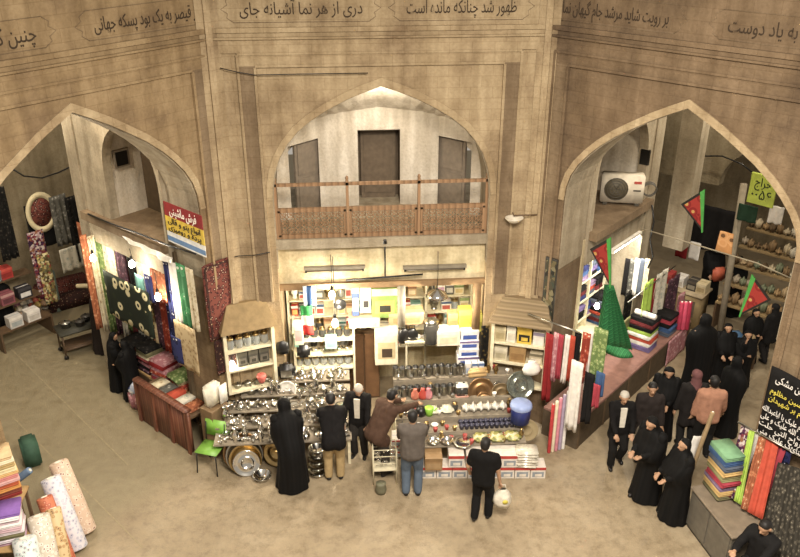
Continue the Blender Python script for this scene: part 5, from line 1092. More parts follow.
b = MB(); b.tube([(.52 + .13 * math.cos(a * PI / 8), -.05 + .004 * a, .3 + .13 * math.sin(a * PI / 8)) for a in range(40)], .012, 6); tag(b.build('cable_coil', M('dark_grey', '#4a463e', .5), loc=c, rz=-PI / 4 + .55), 'coil of dark cable standing beside the air conditioner', 'cable')

# ---- pennants and the line
PEN = MP('pennant_red', 'floral', ['#b98a3f', '#8c1f1a', '#7d1916', '#99291f'], 6)
def pennant(label, a, b_, c, plane):
    fr, w = plane; pts = [G(fr, *AP(fr, u, v, w=w)) for u, v in (a, b_, c)]
    A_, B_, C_ = pts; n = (B_ - A_).cross(C_ - A_).normalized(); o = E('pennant', label, 'flag', (A_ + B_ + C_) / 3)
    base = Vector(o.location)
    def tri(k, off, th, mat, nm, cen=None):
        cen = cen or (A_ + B_ + C_) / 3; P = [cen + (p - cen) * k - base for p in pts]; bb = MB(); vs = [p + n * (off + th) for p in P] + [p + n * (off - th) for p in P]
        bb.add(vs, [(0, 1, 2), (5, 4, 3), (0, 3, 4, 1), (1, 4, 5, 2), (2, 5, 3, 0)]); bb.build(nm, mat, o)
    tri(1., 0, .006, BLACKP, 'border'); tri(.8, 0, .009, PEN, 'field')
    bb = MB(); d = (C_ - B_); s_ = (A_ - B_).normalized() * .09; vs = []
    for k in (-1, 1): vs += [p - base + n * k * .012 for p in (B_, C_, C_ + s_ * .3, B_ + s_)]
    bb.add(vs, [(0, 1, 2, 3), (7, 6, 5, 4), (0, 4, 5, 1), (1, 5, 6, 2), (2, 6, 7, 3), (3, 7, 4, 0)]); bb.build('green_edge', colm('#3f8f3a', .7), o)
    return o
pennant('triangular red pennant with green edge hanging above the green drape', (590, 249), (611, 237), (611, 288), ('R', -.1))
pennant('triangular red pennant with green edge hanging before the black awning', (681, 204), (705, 189), (703, 232), ('R', .5))
pennant('triangular red pennant with green edge low at the right by the jamb', (771, 300), (752, 274), (739, 316), ('R', .2))
ln = [G('R', *AP('R', u, v, w=1.2)) for u, v in ((640, 228), (680, 240), (720, 252), (757, 263), (795, 280))]
tag(MB().tube(ln, .012, 6).build('hanging_line', M('grey_rope', '#8f8672', .8)), 'grey line slung across the right alley carrying the tan tunic', 'rope')
cloth('tan orange tunic with dark buttons hung on the line over the right alley', 'tunic', 'hung_tunic', MP('tan_tunic', 'floral', ['#6b4a2a', '#c98f52', '#d19a5e', '#c08648'], 5), 'R', 'w', 1.25, 718, 232, 732, 254, .02, 1, flare=.25)

# ---- far end of the right alley
cloth('wide black awning cloth at the back of the right alley', 'awning', 'awning', PATS['plainblack'], 'R', 'w', 6.8, 675, 205, 737, 250, .05, 4)
p = AP('R', 744, 184, w=5.2); q = AP('R', 734, 262, w=5.2); tag(MB().cyl(G('R', *p), G('R', q[0], 5.2, .0), .07, seg=14).build('grey_post', M('grey_post', '#8f8573', .7)), 'slim grey post standing in the right alley beside the black awning', 'post')
sg = E('shop_sign', 'yellow-green sign with dark writing at the back of the right alley', 'sign', (0, 0, 0))
tl = AP('R', 752, 172, w=4.6); br = AP('R', 773, 208, w=4.6); wd = abs(br[0] - tl[0]); h = tl[2] - br[2]; sg.location = G('R', (tl[0] + br[0]) / 2, 4.6, br[2]); sg.rotation_euler = (0, 0, -PI / 4 - .1)
MB().rbox(-wd / 2, wd / 2, -.02, .02, 0, h, .006, seg=1, sm=False).build('panel', colm('#bcd03a', .5), sg)
text('lettering', 'حراج', .24, colm('#2d3a1a'), sg, Matrix.Translation((0, -.026, h * .72)), wd * .6); text('lettering', '۶۵۰۰', .28, colm('#2d3a1a'), sg, Matrix.Translation((0, -.026, h * .32)), wd * .75)
def rbox_(u, v, w, size, cols, label, name='carton', cat='box'):
    q = AP('R', u, v, w=w); return carton(label, G('R', q[0], w, max(0, q[2])), size, cols, rz=-PI / 4, name=name, cat=cat)
rc = E('far_counter', 'tan counter with goods beyond the end of the platform in the right alley', 'counter', G('R', .75, 5.7, 0), -PI / 4)
MB().rbox(-.55, .5, -.28, .28, .0, .82, .01).build('body', M('counter_tan', '#94815f', .8), rc); MB().rbox(-.6, .55, -.32, .32, .82, .88, .01).build('top', M('counter_top', '#a8977a', .6), rc); MB().box(-.4, -.05, -.29, -.275, .3, .7).build('panel', mRecess, rc); MB().box(.05, .4, -.29, -.275, .3, .7).build('panel', mRecess, rc)
for k, (x, c, n) in enumerate(((-.4, ('#b53a36', '#c85a4a', '#8f2a26'), 'red'), (-.1, ('#e0dad0', '#e6e2da', '#bdb4a6'), 'white'), (.2, ('#3a342e', '#5a5044', '#8f8672'), 'dark'), (.42, ('#cdbb92', '#d9caa6', '#a8946a'), 'straw'))):
    q = Matrix.Rotation(-PI / 4, 4, 'Z') @ Vector((x, 0, 0)); g = G('R', .75, 5.7, .882); carton(n + ' carton standing on the tan counter in the right alley', (g.x + q.x, g.y + q.y, .882), (.22, .3, .24), c, rz=-PI / 4)
cloth('red cloth hanging left of the black awning', 'fabric', 'hung_fabric', PATS['darkred'], 'R', 'w', 6.3, 676, 236, 688, 258, .02, 1)
cloth('white cloth hanging beside the red one near the black awning', 'fabric', 'hung_fabric', PATS['plainwhite'], 'R', 'w', 6.3, 689, 242, 700, 260, .02, 1)
# sloping stand of small goods
gs = E('goods_stand', 'sloping stand crowded with small tan goods at the far right of the right alley', 'stand', G('R', 2.35, 6.45, 0), -PI / 4)
for k in range(5): MB().box(-.85, .9, -.75 + .3 * k, -.45 + .3 * k, .7 + .36 * k, .74 + .36 * k).build('board', M('tan_board', '#8f7a58', .8), gs)
for x in (-.85, .86): MB().box(x, x + .04, -.75, .75, 0, .7).build('side', mWoodD, gs)
tn = ['#b59c74', '#8f7450', '#cdbb98', '#6b563c', '#a98a5f', '#d6ccb4', '#7d8468', '#b8a890']
for k in range(5):
    for i in range(11):
        x = -.78 + .155 * i; y = -.6 + .3 * k; q = Matrix.Rotation(-PI / 4, 4, 'Z') @ Vector((x, y + random.uniform(-.04, .04), 0)); g = G('R', 2.35, 6.45, 0)
        b = MB(); b.rbox(-.065, .065, -.12, .12, 0, random.uniform(.12, .28), .05); tag(b.build('tan_packet', colm(random.choice(tn), .7), loc=(g.x + q.x, g.y + q.y, .742 + .36 * k), rz=random.uniform(-1, 1) * .25 - PI / 4), 'small tan packet on the sloping stand in the right alley', 'packet', 'packets on the sloping stand')
rbox_(742, 276, 4.2, (.24, .2, .32), ('#3f6488', '#5b84a8', '#2f4c6a'), 'blue carton carried high near the line in the right alley') if False else None
p = G('R', 2.55, 4.55, 0); o = E('blue_bag_stool', 'stool with a blue bag and tan sack in the right alley', 'stool', p); MB().rbox(-.3, .3, -.2, .2, .45, .5, .01).build('seat', mWoodD, o)
for x in (-.26, .26):
    for y in (-.16, .16): MB().box(x - .02, x + .02, y - .02, y + .02, 0, .45).build('leg', mWoodD, o)
b = MB(); b.rbox(-.12, .12, -.1, .1, 0, .34, .04); tag(b.build('blue_bag', colm('#3f6488', .6), loc=p + Vector((-.16, 0, .502))), 'blue bag standing on the stool in the right alley', 'bag')
b = MB(); b.lathe([(.001, 0), (.12, 0), (.15, .12), (.11, .26), (.05, .32), (.001, .3)], 14); tag(b.build('tan_sack', M('sackcloth', '#a08a68', .9), loc=p + Vector((.15, 0, .502))), 'tan sack standing on the stool in the right alley', 'sack')
cloth('dark green cloth hung below the yellow-green sign', 'fabric', 'hung_fabric', colm('#25402f', .8), 'R', 'w', 4.8, 737, 205, 757, 222, .02, 2)
cloth('white cloth hung right of the yellow-green sign by the arch', 'fabric', 'hung_fabric', PATS['plainwhite'], 'R', 'w', 4.6, 768, 206, 783, 224, .03, 2)

# ---- near right stall
p = A(703, 528, .42); 
cab = E('grey_cabinet', 'low grey metal cabinet under the cloth bolts at the near right', 'cabinet', (0, 0, 0)); e0 = A(693, 488, .78); e1 = A(722, 524, .78); d_ = (e1 - e0); an = math.atan2(d_.y, d_.x); L = 1.1
cab.location = (e0.x, e0.y, 0); cab.rotation_euler = (0, 0, an)
GREYM = M('grey_metal', '#6f6a60', .5, .3)
MB().box(0, L, 0, .62, .06, .76).build('body', GREYM, cab); MB().rbox(-.03, L + .03, -.03, .66, .76, .8, .01, seg=1, sm=False).build('top', M('cabinet_top', '#7d705f', .6), cab)
for k in range(2): MB().box(.04 + k * L / 2, L / 2 - .03 + k * L / 2, -.014, 0, .1, .72).build('door', GREYM, cab)
MB().box(0.02, L - .02, .02, .6, 0, .06).build('plinth', BLACKP, cab)
def cq(x, y, z): q = Matrix.Rotation(an, 4, 'Z') @ Vector((x, y, 0)); return Vector((e0.x + q.x, e0.y + q.y, z))
# open rack of bolts behind: bolts lie along the cabinet
bolts = [('olive', .8), ('sand', .8), ('mauve', .8), ('rose', .8), ('khaki', .8), ('sand', .8), ('slate', .8), ('blue', .8), ('mint', .8)]
names9 = ('lowest', 'second', 'third', 'fourth', 'middle', 'sixth', 'seventh', 'eighth', 'topmost')
z = .802
for k, (c, _) in enumerate(bolts):
    h = .095; folded('%s cloth bolt, %s in the stack on the grey cabinet' % (NICE.get(c, c), names9[k]), cq(.2 + random.uniform(-.02, .02), .33, z), (.46, .32, h - .004), PATS[c], an + random.uniform(-.03, .03)); z += h
b0 = A(681, 500, .02); b1 = A(713, 412, 1.75); roll('long pale wooden plank post leaning at the end of the grey cabinet', 'post', 'leaning_post', b0 + Vector((0, 0, .03)), b1, .035, M('pale_post', '#9a8464', .7))
drape('white sheet hanging from the leaning post', 'fabric', 'hung_fabric', PATS['plainwhite'], [A(702, 436, 1.25), A(694, 436, 1.3), A(690, 470, .7), A(682, 470, .75)], .02, 1)
scarves = [('plum and gold', 'sequin', (742, 424), (750, 428), (722, 494), (736, 500)), ('lime yellow', 'lime', (749, 430), (755, 432), (733, 500), (741, 505)), ('white', 'plainwhite', (755, 431), (761, 434), (741, 470), (747, 474)), ('orange', 'orange', (760, 432), (767, 436), (740, 508), (750, 512)), ('scarlet', 'brick', (766, 434), (779, 442), (748, 512), (763, 520)), ('crimson', 'rose', (777, 440), (787, 447), (756, 490), (768, 498)), ('blue and white', 'navy', (784, 446), (792, 452), (774, 486), (784, 490))]
for n, c, a, b_, d, e in scarves: drape('%s scarf hanging in the bright row at the near right stall' % n, 'scarf', 'hung_scarf', PATS[c], [A(a[0], a[1], 1.75), A(b_[0], b_[1], 1.75), A(d[0], d[1], .9), A(e[0], e[1], .9)], .03, 2)
r0, r1 = A(738, 422, 1.76), A(800, 456, 1.76); tag(MB().cyl(r0, r1, .016).build('scarf_rail', STEEL2), 'thin rail carrying the bright scarves at the near right stall', 'rail')
drape('black scarf with white spots beside the scarlet one', 'scarf', 'hung_scarf', MP('spots', 'floral', ['#d9d2c4', '#1d1b1a', '#1d1b1a', '#151413'], 6), [A(786, 462, 1.5), A(791, 466, 1.5), A(764, 516, .85), A(771, 520, .85)], .02, 1)
drape('wide grey brown patterned cloth hanging at the near right edge', 'fabric', 'hung_fabric', MP('greybrown', 'floral', ['#8f8672', '#4a443a', '#5c5548', '#3a362e'], 16), [A(778, 462, 1.55), A(806, 470, 1.55), A(756, 552, .5), A(800, 566, .5)], .05, 4)
o = tag(MB().rbox(-.35, .35, -.02, .02, 0, 1.1, .01).build('white_board', WHITEP, loc=A(806, 572, .0), rz=-.9), 'white board standing at the lower right edge', 'board')
# black mourning banner with white and yellow writing, hung beside the jamb
bb = E('mourning_banner', 'black banner with white and yellow writing hung on the right jamb', 'banner', G('R', 4.28, -.1, 1.72)); an2 = math.radians(-62); bb.rotation_euler = (0, 0, an2); bw, bh = .85, 1.22
MB().sheet(lambda i, j: (i * bw, .015 * math.sin(6 * i + 2 * j), (1 - j) * bh), 14, 8, .012).build('cloth', M('black_cloth', '#171616', .85), bb)
for k, (s_, c, z, w, sz) in enumerate((('پیراهن مشکی', '#e6e2dc', .88, .7, .17), ('یا حسین مظلوم', '#d9c83a', .7, .8, .12), ('سلام بر شهیدان', '#d9c83a', .59, .8, .12), ('السلام علیک یا اباعبدالله', '#e6e2dc', .42, .94, .13), ('صلی الله علیک و علی', '#e6e2dc', .31, .94, .13), ('الارواح التی حلت', '#e6e2dc', .2, .94, .13), ('بفنائک علیک منی', '#e6e2dc', .09, .94, .13))):
    text('lettering', s_, sz, colm(c), bb, Matrix.Translation((bw * .5, -.03, bh * z)), bw * w)
# loose wires along the walls
for lab, pts, fr in (('thin dark wire slung across the left pier and down its face', ((220, 68), (237, 72), (255, 75), (300, 74), (368, 73)), 'F'), ('thin dark wire looping along the pier left of the shop', ((222, 262), (230, 258), (238, 256), (256, 255), (270, 252)), 'F'), ('thin dark wire running down the right pier', ((541, 215), (541, 240), (538, 256), (550, 258), (562, 255)), 'F')):
    q = [G(fr, *AP(fr, u, v, w=-.1)) for u, v in pts]; tag(MB().tube(q, .008, 5).build('loose_wire', BLACKP), lab, 'wire')
for lab, pts, fr, kw in (('dark cable drooping across the far wall of the left alley', ((8, 166), (24, 176), (42, 178), (60, 172), (78, 163)), 'L', dict(w=5.5)), ('dark cable running along the front edge of the left loggia ledge', ((88, 214), (112, 224), (140, 234), (170, 246), (196, 254)), 'L', dict(t=.78)), ('dark cable sagging across the far wall of the right alley', ((688, 152), (705, 156), (722, 156), (742, 164), (752, 172)), 'R', dict(w=6.9)), ('dark cable hanging down the pier end beside the right loggia', ((652, 205), (654, 222), (650, 240), (653, 256), (648, 268)), 'R', dict(w=3.1))):
    q = [G(fr, *AP(fr, u, v, **kw)) for u, v in pts]; tag(MB().tube(q, .018, 5).build('dark_cable', BLACKP), lab, 'cable')
t, w, z = AP('F', 513, 218, w=-.1); o = E('wall_lamp', 'small white bowl lamp on a bracket on the right pier', 'lamp', (t, -.06, z)); MB().lathe([(.001, -.05), (.09, -.03), (.15, .03), (.16, .05), (.15, .05), (.001, -.03)], 18, (0, -.14, 0), sy=.8).build('bowl', M('lamp_bowl', '#d8d0bf', .4), o); MB().tube([(0, .05, .08), (0, -.1, .07), (.4, -.1, .07)], .012, 6).build('bracket', mWoodD, o)
# ------------------------------------------------------------------ people
TMP = []
def skinned(caps, voxel, name, smooth=3, fac=.5):
    b = MB()
    for c in caps: b.caps(*c[:4])
    o = bpy.data.objects.new('tmp', b.mesh('tmp', [])); COL.objects.link(o)
    m = o.modifiers.new('r', 'REMESH'); m.mode = 'VOXEL'; m.voxel_size = voxel; m.use_smooth_shade = True
    s = o.modifiers.new('s', 'SMOOTH'); s.iterations = smooth; s.factor = fac
    dg = bpy.context.evaluated_depsgraph_get(); me = bpy.data.meshes.new_from_object(o.evaluated_get(dg)); me.name = name
    tm = o.data; bpy.data.objects.remove(o); bpy.data.meshes.remove(tm); return me
def ik(a, c, l1, l2, pole):
    d = c - a; L = min(d.length, (l1 + l2) * .999); dn = d.normalized(); x = (l1 * l1 - l2 * l2 + L * L) / (2 * L); h = math.sqrt(max(0, l1 * l1 - x * x))
    pl = pole - dn * pole.dot(dn); pl = pl.normalized() if pl.length > 1e-5 else dn.orthogonal(); return a + dn * x + pl * h, a + dn * L
SKIN = M('skin', '#a98468', .6); SKIN2 = M('skin_shade_free', '#a67a58', .55); EYE = M('eye_dark', '#241a14', .3); LIP = M('lip', '#8f4a3e', .5)
HAIRB = M('black_hair', '#14110f', .6); HAIRG = M('grey_hair', '#b8b2a6', .7); CHADOR = MP('black_chador', 'fold', ['#0d0c0c', '#0f0e0e', '#0b0b0b', '#111010'], 7, .75); SHOE = M('black_shoe', '#171412', .4)
def person(label, feet, vhead, face, kind='man', top='#333', legs='#333', hair=None, lean=0., hands=None, look=(0., 0.), stride=0., sleeve='long', hem=.47, h=None, group=None, spread=.06, coat=None, knees=0., scarf=None, zfoot=0., seat=None, bare=None, seed=0):
    """face: heading of the figure, degrees, 0 = away from the camera; hands: (side, forward, height) as fractions of the height, left then right"""
    fx = A(*feet, zfoot); rz = math.radians(face)
    if h is None: h = max(1.3, min(1.86, zat(fx.x, fx.y, vhead) - zfoot)) if not lean else 1.68
    random.seed(hash(label) % 1000 if False else len(label) * 7 + seed)
    if hands is None: hands = ((.05, .1, .6), (.05, .1, .58)) if kind == 'chador' else ((.17, .02, .5), (.17, .02, .5))
    l = math.radians(lean); X = Vector((1, 0, 0)); U = Vector((0, math.sin(l), math.cos(l))); Fv = Vector((0, math.cos(l), -math.sin(l)))
    hipz = .515 * h - knees * h
    if seat: hipz = seat
    hip = Vector((0, -.1 * h * math.sin(l), hipz)); V = Vector
    P = lambda x, f, u: hip + X * (x * h) + Fv * (f * h) + U * (u * h)
    sh = {s: P(s * .108, 0, .305) for s in (-1, 1)}; el = {}; wr = {}; hd = {}
    for s in (-1, 1):
        tx, ty, tz = hands[0 if s < 0 else 1]; tgt = V((s * tx * h, ty * h, tz * h))
        el[s], wr[s] = ik(sh[s], tgt, .175 * h, .15 * h, V((s * .5, -.6, -.6)) if kind != 'chador' else V((s * .1, -.3, -1)))
    hj = {s: hip + X * (s * .052 * h) for s in (-1, 1)}; kn = {}; an = {}
    for s in (-1, 1):
        st = stride * h * (1 if s > 0 else -1); foot = V((s * spread * h, st + (.24 * h if seat else 0), .045 * h + (.02 * h if st < 0 else 0)))
        kn[s], an[s] = ik(hj[s], foot, .245 * h, .24 * h, V((s * .1, 1, .1)))
    yaw, pit = math.radians(look[0]), math.radians(look[1]); HR = Matrix.Rotation(yaw, 3, 'Z') @ Matrix.Rotation(-pit, 3, 'X') @ Matrix((X, Fv * .6 + V((0, 1, 0)) * .4, U * .6 + V((0, 0, 1)) * .4)).transposed().to_3x3()
    nk = P(0, .004, .345); hb = nk + HR @ V((0, .012 * h, .02 * h)); hc = hb + HR @ V((0, .008 * h, .058 * h)); H = lambda x, y, z: hc + HR @ V((x * h, y * h, z * h))
    r = lambda k: k * h
    slim = .92 if kind != 'man' else 1.
    torso = [(P(-.07, 0, .275), P(.07, 0, .275), r(.058), r(.058)), (P(-.055, .004, .2), P(.055, .004, .2), r(.064), r(.064)), (P(-.045, 0, .1), P(.045, 0, .1), r(.06), r(.06)), (P(-.045, -.004, .0), P(.045, -.004, .0), r(.066), r(.066)), (P(0, .0, .0), P(0, .004, .26), r(.07), r(.066)), (P(-.05, -.004, .02), P(-.055, 0, .26), r(.06), r(.056)), (P(.05, -.004, .02), P(.055, 0, .26), r(.06), r(.056)), (P(-.03, 0, .1), P(-.05, 0, .25), r(.06), r(.05)), (P(.03, 0, .1), P(.05, 0, .25), r(.06), r(.05))]
    arms = []; fore = []
    for s in (-1, 1):
        arms.append((sh[s] if kind != 'chador' else sh[s] * .9 + P(0, 0, .29) * .1, el[s], r(.034) if kind != 'chador' else r(.026), r(.026))); fore.append((el[s], wr[s], r(.025), r(.018)))
    head = [(H(0, -.014, .018), H(0, .004, .016), r(.05), r(.047)), (H(0, .012, -.022), H(0, .018, -.036), r(.037), r(.027)), (H(0, .045, -.002), H(0, .056, -.014), r(.008), r(.011)), (H(-.02, .042, .012), H(.02, .042, .012), r(.009), r(.009)), (H(-.048, -.005, -.004), H(-.05, -.008, .012), r(.009), r(.012)), (H(.048, -.005, -.004), H(.05, -.008, .012), r(.009), r(.012)), (H(-.012, .044, -.03), H(.012, .044, -.03), r(.007), r(.007)), (nk - U * .03 * h, hb, r(.032), r(.03))]
    hands_c = []
    for s in (-1, 1):
        d = (wr[s] - el[s]).normalized(); sd = d.cross(V((0, 0, 1))); sd = (sd if sd.length > .2 else V((0, s * 1., 0))).normalized(); dn = d.cross(sd).normalized(); w0 = wr[s]; pe = w0 + d * .05 * h
        hands_c += [(w0, pe + sd * .012 * h, r(.014), r(.012)), (w0, pe - sd * .012 * h, r(.014), r(.012))]
        for i, (o_, ln) in enumerate(((-.021, .036), (-.007, .043), (.007, .041), (.021, .032))):
            b0 = pe + sd * o_ * h; k1 = b0 + (d * .85 + dn * .25 * s).normalized() * ln * .55 * h; k2 = k1 + (d * .6 + dn * .6 * s).normalized() * ln * .5 * h
            hands_c += [(b0, k1, r(.0062), r(.0056)), (k1, k2, r(.0056), r(.005))]
        t0 = w0 + d * .015 * h + sd * .016 * h; t1 = t0 + (sd * .8 + d * .5).normalized() * .024 * h; hands_c += [(t0, t1, r(.0075), r(.0068)), (t1, t1 + (d * .9 + dn * .3).normalized() * .022 * h, r(.0066), r(.0056))]
    lg = []; ft = []
    for s in (-1, 1):
        lg += [(hj[s], kn[s], r(.05), r(.034)), (kn[s], an[s], r(.034), r(.022))]
        toe = an[s] + V((s * .012 * h, .085 * h, -.022 * h)); heel = an[s] + V((0, -.02 * h, -.02 * h)); ft += [(heel, toe, r(.022), r(.019)), (an[s], heel, r(.022), r(.022))]
    root = E('person', label, 'person', fx, rz, group)
    me = skinned(torso + arms + fore + head + hands_c + lg + ft, .0125, 'body', 2, .4)
    me.materials.append(SKIN); me.materials.append(EYE); me.materials.append(LIP)
    eyes = [H(-.019, .043, .003), H(.019, .043, .003)]; mouth = H(0, .045, -.031)
    for p in me.polygons:
        c = p.center
        if min((c - e).length for e in eyes) < .0058 * h: p.material_index = 1
        elif abs((c - mouth).z) < .005 * h and (c - mouth).length < .014 * h: p.material_index = 2
    ob = bpy.data.objects.new('body', me); COL.objects.link(ob); ob.parent = root
    def wear(name, caps, mat, grow, vox=.02, fold=.0, cut=None):
        m2 = skinned([(a, b, r0 + grow * h, r1 + grow * h) for a, b, r0, r1 in caps], vox, name, 9 if name in ('shirt', 'jacket') else 3, .5)
        if fold:
            for v in m2.vertices:
                n_ = noise.noise(V((v.co.x * 16, v.co.y * 16, v.co.z * 5)) + V((seed, 0, 0))); v.co += v.normal * n_ * fold
        if cut:
            bm = bmesh.new(); bm.from_mesh(m2); bmesh.ops.delete(bm, geom=[v for v in bm.verts if cut(v.co)], context='VERTS'); bm.to_mesh(m2); bm.free()
        for p in m2.polygons: p.use_smooth = True
        m2.materials.append(mat); o = bpy.data.objects.new(name, m2); COL.objects.link(o); o.parent = root; return o
    cm = lambda c, n: c if not isinstance(c, str) else M('cloth_' + c.strip('#'), c, .85, var=.12, scale=14)
    wear('shoes', ft, SHOE, .006, .018)
    if kind == 'man' or kind == 'coat':
        tc = list(torso) + [(P(-.04, 0, .0), P(.04, 0, .0), r(.07), r(.07))]
        if hem < .45: tc += [(P(-.05, 0, -.02), V((-.055 * h, 0, hem * h)), r(.06), r(.062)), (P(.05, 0, -.02), V((.055 * h, 0, hem * h)), r(.06), r(.062))]
        if sleeve == 'long': tc += arms + [(el[s], wr[s] - (wr[s] - el[s]) * .12, r(.027), r(.022)) for s in (-1, 1)]
        else: tc += [(sh[s], sh[s] + (el[s] - sh[s]) * .62, r(.038), r(.036)) for s in (-1, 1)]
        tc += [(P(-.05, -.004, .3), P(.05, -.004, .3), r(.045), r(.045))]
        wear('jacket' if coat else 'shirt', tc, cm(coat or top, 't'), .012, .02, .012)
        if coat:   # light shirt showing in the open jacket front
            b = MB(); pts = []
            f = lambda x, z: P(x, .083 + .004, z)
            b.add([f(-.035, .31), f(.035, .31), f(.028, .06), f(-.028, .06), f(-.035, .31) - Fv * .03, f(.035, .31) - Fv * .03, f(.028, .06) - Fv * .03, f(-.028, .06) - Fv * .03], [(0, 1, 2, 3), (7, 6, 5, 4), (0, 4, 5, 1), (1, 5, 6, 2), (2, 6, 7, 3), (3, 7, 4, 0)]); b.build('shirt_front', cm(top, 't'), root)
        wear('trousers', [(P(-.04, 0, .02), P(.04, 0, .02), r(.064), r(.064))] + [(hj[s], kn[s], r(.054), r(.043)) for s in (-1, 1)] + [(kn[s], an[s] + V((0, 0, .005)), r(.042), r(.036)) for s in (-1, 1)], cm(legs, 'l'), .008, .02, .008)
        if scarf: wear('headscarf', [(H(0, -.016, .022), H(0, -.004, .022), r(.054), r(.052)), (H(0, -.02, -.03), P(0, -.01, .3), r(.05), r(.055)), (P(-.06, 0, .29), P(.06, 0, .29), r(.052), r(.052))], cm(scarf, 's'), .006, .018, .004)
        else: wear('hair', [(H(0, -.018, .026), H(0, -.004, .03), r(.05), r(.046)), (H(0, -.026, -.005), H(0, -.022, .02), r(.045), r(.048))] , hair or HAIRB, .004, .016, .004)
        if bare: pass
    else:
        # chador: one cloth from the crown to the hem, open round the face
        N = 56; rings = []; k1, k2, k3 = random.randint(5, 8), random.randint(9, 13), random.uniform(0, 6); hs = sum((V(hands[i]) for i in (0, 1)), V((0, 0, 0))) / 2
        reach = max(0, max(hands[0][1], hands[1][1]) - .1)
        sp_ = [(.015, 0, .165, .15), (.12, 0, .155, .14), (.26, 0, .142, .128), (.4, 0, .134, .118), (.5, .004, .138, .118), (.58, .014 + reach * .3, .148, .12 + reach * .25), (.66, .02 + reach * .3, .165, .125 + reach * .25), (.73, .016, .168, .11), (.785, .008, .16, .096), (.82, .004, .135, .084), (.848, .002, .1, .075)]
        vs = []
        for z, f, rx, ry in sp_:
            if z > .5: c = P(0, f, z - .515)
            else: c = V((0, hip.y * (z / .515) + f * h, z * h))
            am = .07 * (1 - z) ** 1.3 + .012
            ring = []
            for i in range(N):
                a = 2 * PI * i / N; k = 1 + am * (math.sin(k1 * a + k3 + 2 * z) * .6 + math.sin(k2 * a + 1.3 * k3 - 3 * z) * .4)
                st = 1 + (abs(stride) * 1.6 if z < .4 else 0) * (1 - z / .4) if z < .4 else 1
                ring.append(c + X * (math.cos(a) * rx * h * k) + (Fv if z > .5 else V((0, 1, 0))) * (math.sin(a) * ry * h * k * st))
            vs += ring
        for zz, rr in ((-.062, .064), (-.035, .062), (-.01, .0635), (.018, .0635), (.042, .058), (.06, .044), (.07, .02)):
            c = H(0, -.013, zz)
            for i in range(N):
                a = 2 * PI * i / N; fr_ = math.sin(a); k = 1.
                if fr_ > .05 and zz < .05: k = 1 - .75 * min(1, (fr_ - .05) / .5) * (1 if zz < .03 else .55)
                if zz < -.05: k = max(k, .8)
                vs.append(c + HR @ V((math.cos(a) * rr * h * (.98 if fr_ > .3 else 1), math.sin(a) * rr * h * k, 0)))
        nr = len(sp_) + 7; fs = []
        for j in range(nr - 1):
            for i in range(N): fs.append((j * N + i, j * N + (i + 1) % N, (j + 1) * N + (i + 1) % N, (j + 1) * N + i))
        fs.append(tuple((nr - 1) * N + i for i in range(N)))
        b = MB(); b.add(vs, fs, 0, True); b.build('chador', cm(top, 't') if top != '#333' else CHADOR, root)
        if reach > .02: wear('sleeves', [(el[s], wr[s] - (wr[s] - el[s]) * .2, r(.034), r(.03)) for s in (-1, 1)] + [(sh[s], el[s], r(.045), r(.038)) for s in (-1, 1)], cm(top, 't') if top != '#333' else CHADOR, .01, .02, .006)
    return root
BK = '#121010'
FRONT = ((.06, .2, .58), (.06, .2, .58))
# around the metalware shop
person('woman in a black chador standing with her back turned before the heaped metalware table', (293, 486), 410, 18, 'chador', lean=24, h=1.72, hands=((.05, .36, .56), (.05, .36, .56)))
person('person in black jacket and khaki trousers bending over the heaped metalware table', (335, 478), 415, 4, coat=None, top=BK, legs='#a58f68', lean=44, hands=((.12, .42, .5), (.12, .42, .5)), hem=.42, h=1.72, seed=2)
person('grey-haired person in dark jacket standing in the gap behind the crowd, facing out', (360, 455), 382, 165, top='#cfc6b4', coat='#161413', legs='#2c2926', hair=HAIRG, look=(20, 25), hands=((.14, .2, .55), (.12, .22, .6)), hem=.42, seed=3)
person('person in a brown jacket leaning over the stand with one arm stretched right', (380, 473), 400, -48, top='#4a372c', legs='#37322d', lean=36, hands=((.12, .42, .62), (.1, .5, .66)), hem=.43, h=1.74, seed=4)
person('person in grey sweater with white collar and blue jeans before the cartons', (412, 494), 412, -4, top='#5d5650', legs='#566270', hands=((.12, .2, .55), (.12, .22, .56)), hem=.46, seed=5)
boy = person('boy in black t-shirt and black trousers walking with a plastic bag', (481, 519), 440, -22, top='#100f0f', legs='#121111', sleeve='short', stride=.05, hands=((.15, .06, .52), (.17, .04, .45)), hem=.46, look=(10, 0), seed=6)
bx, by = boy.location.x, boy.location.y
q = Matrix.Rotation(math.radians(-22), 4, 'Z') @ Vector((.17 * 1.6, .1, 0)); o = E('plastic_bag', 'whitish plastic carrier bag held by the boy in black', 'bag', (bx + q.x + .04, by + q.y, .28))
b = MB(); b.lathe([(.001, 0), (.12, .01), (.16, .1), (.14, .22), (.08, .3), (.05, .34)], 18, sy=.75); b.v = [(x + .02 * noise.noise(Vector((x, y, z)) * 9), y + .02 * noise.noise(Vector((z, y, x)) * 9), z) for x, y, z in b.v]; b.build('body', M('bag_film', '#cfc8b8', .35, 0, .25, 14), o); MB().tube([(-.05, 0, .32), (-.03, 0, .42), (.03, 0, .42), (.05, 0, .32)], .01, 6).build('handle', M('bag_film', '#cfc8b8', .35), o); MB().lathe([(.001, 0), (.045, 0), (.045, .004), (.001, .004)], 14, X=Matrix.Translation((.02, -.125, .17)) @ Matrix.Rotation(PI / 2, 4, 'X')).build('print', colm('#d9c83a'), o)
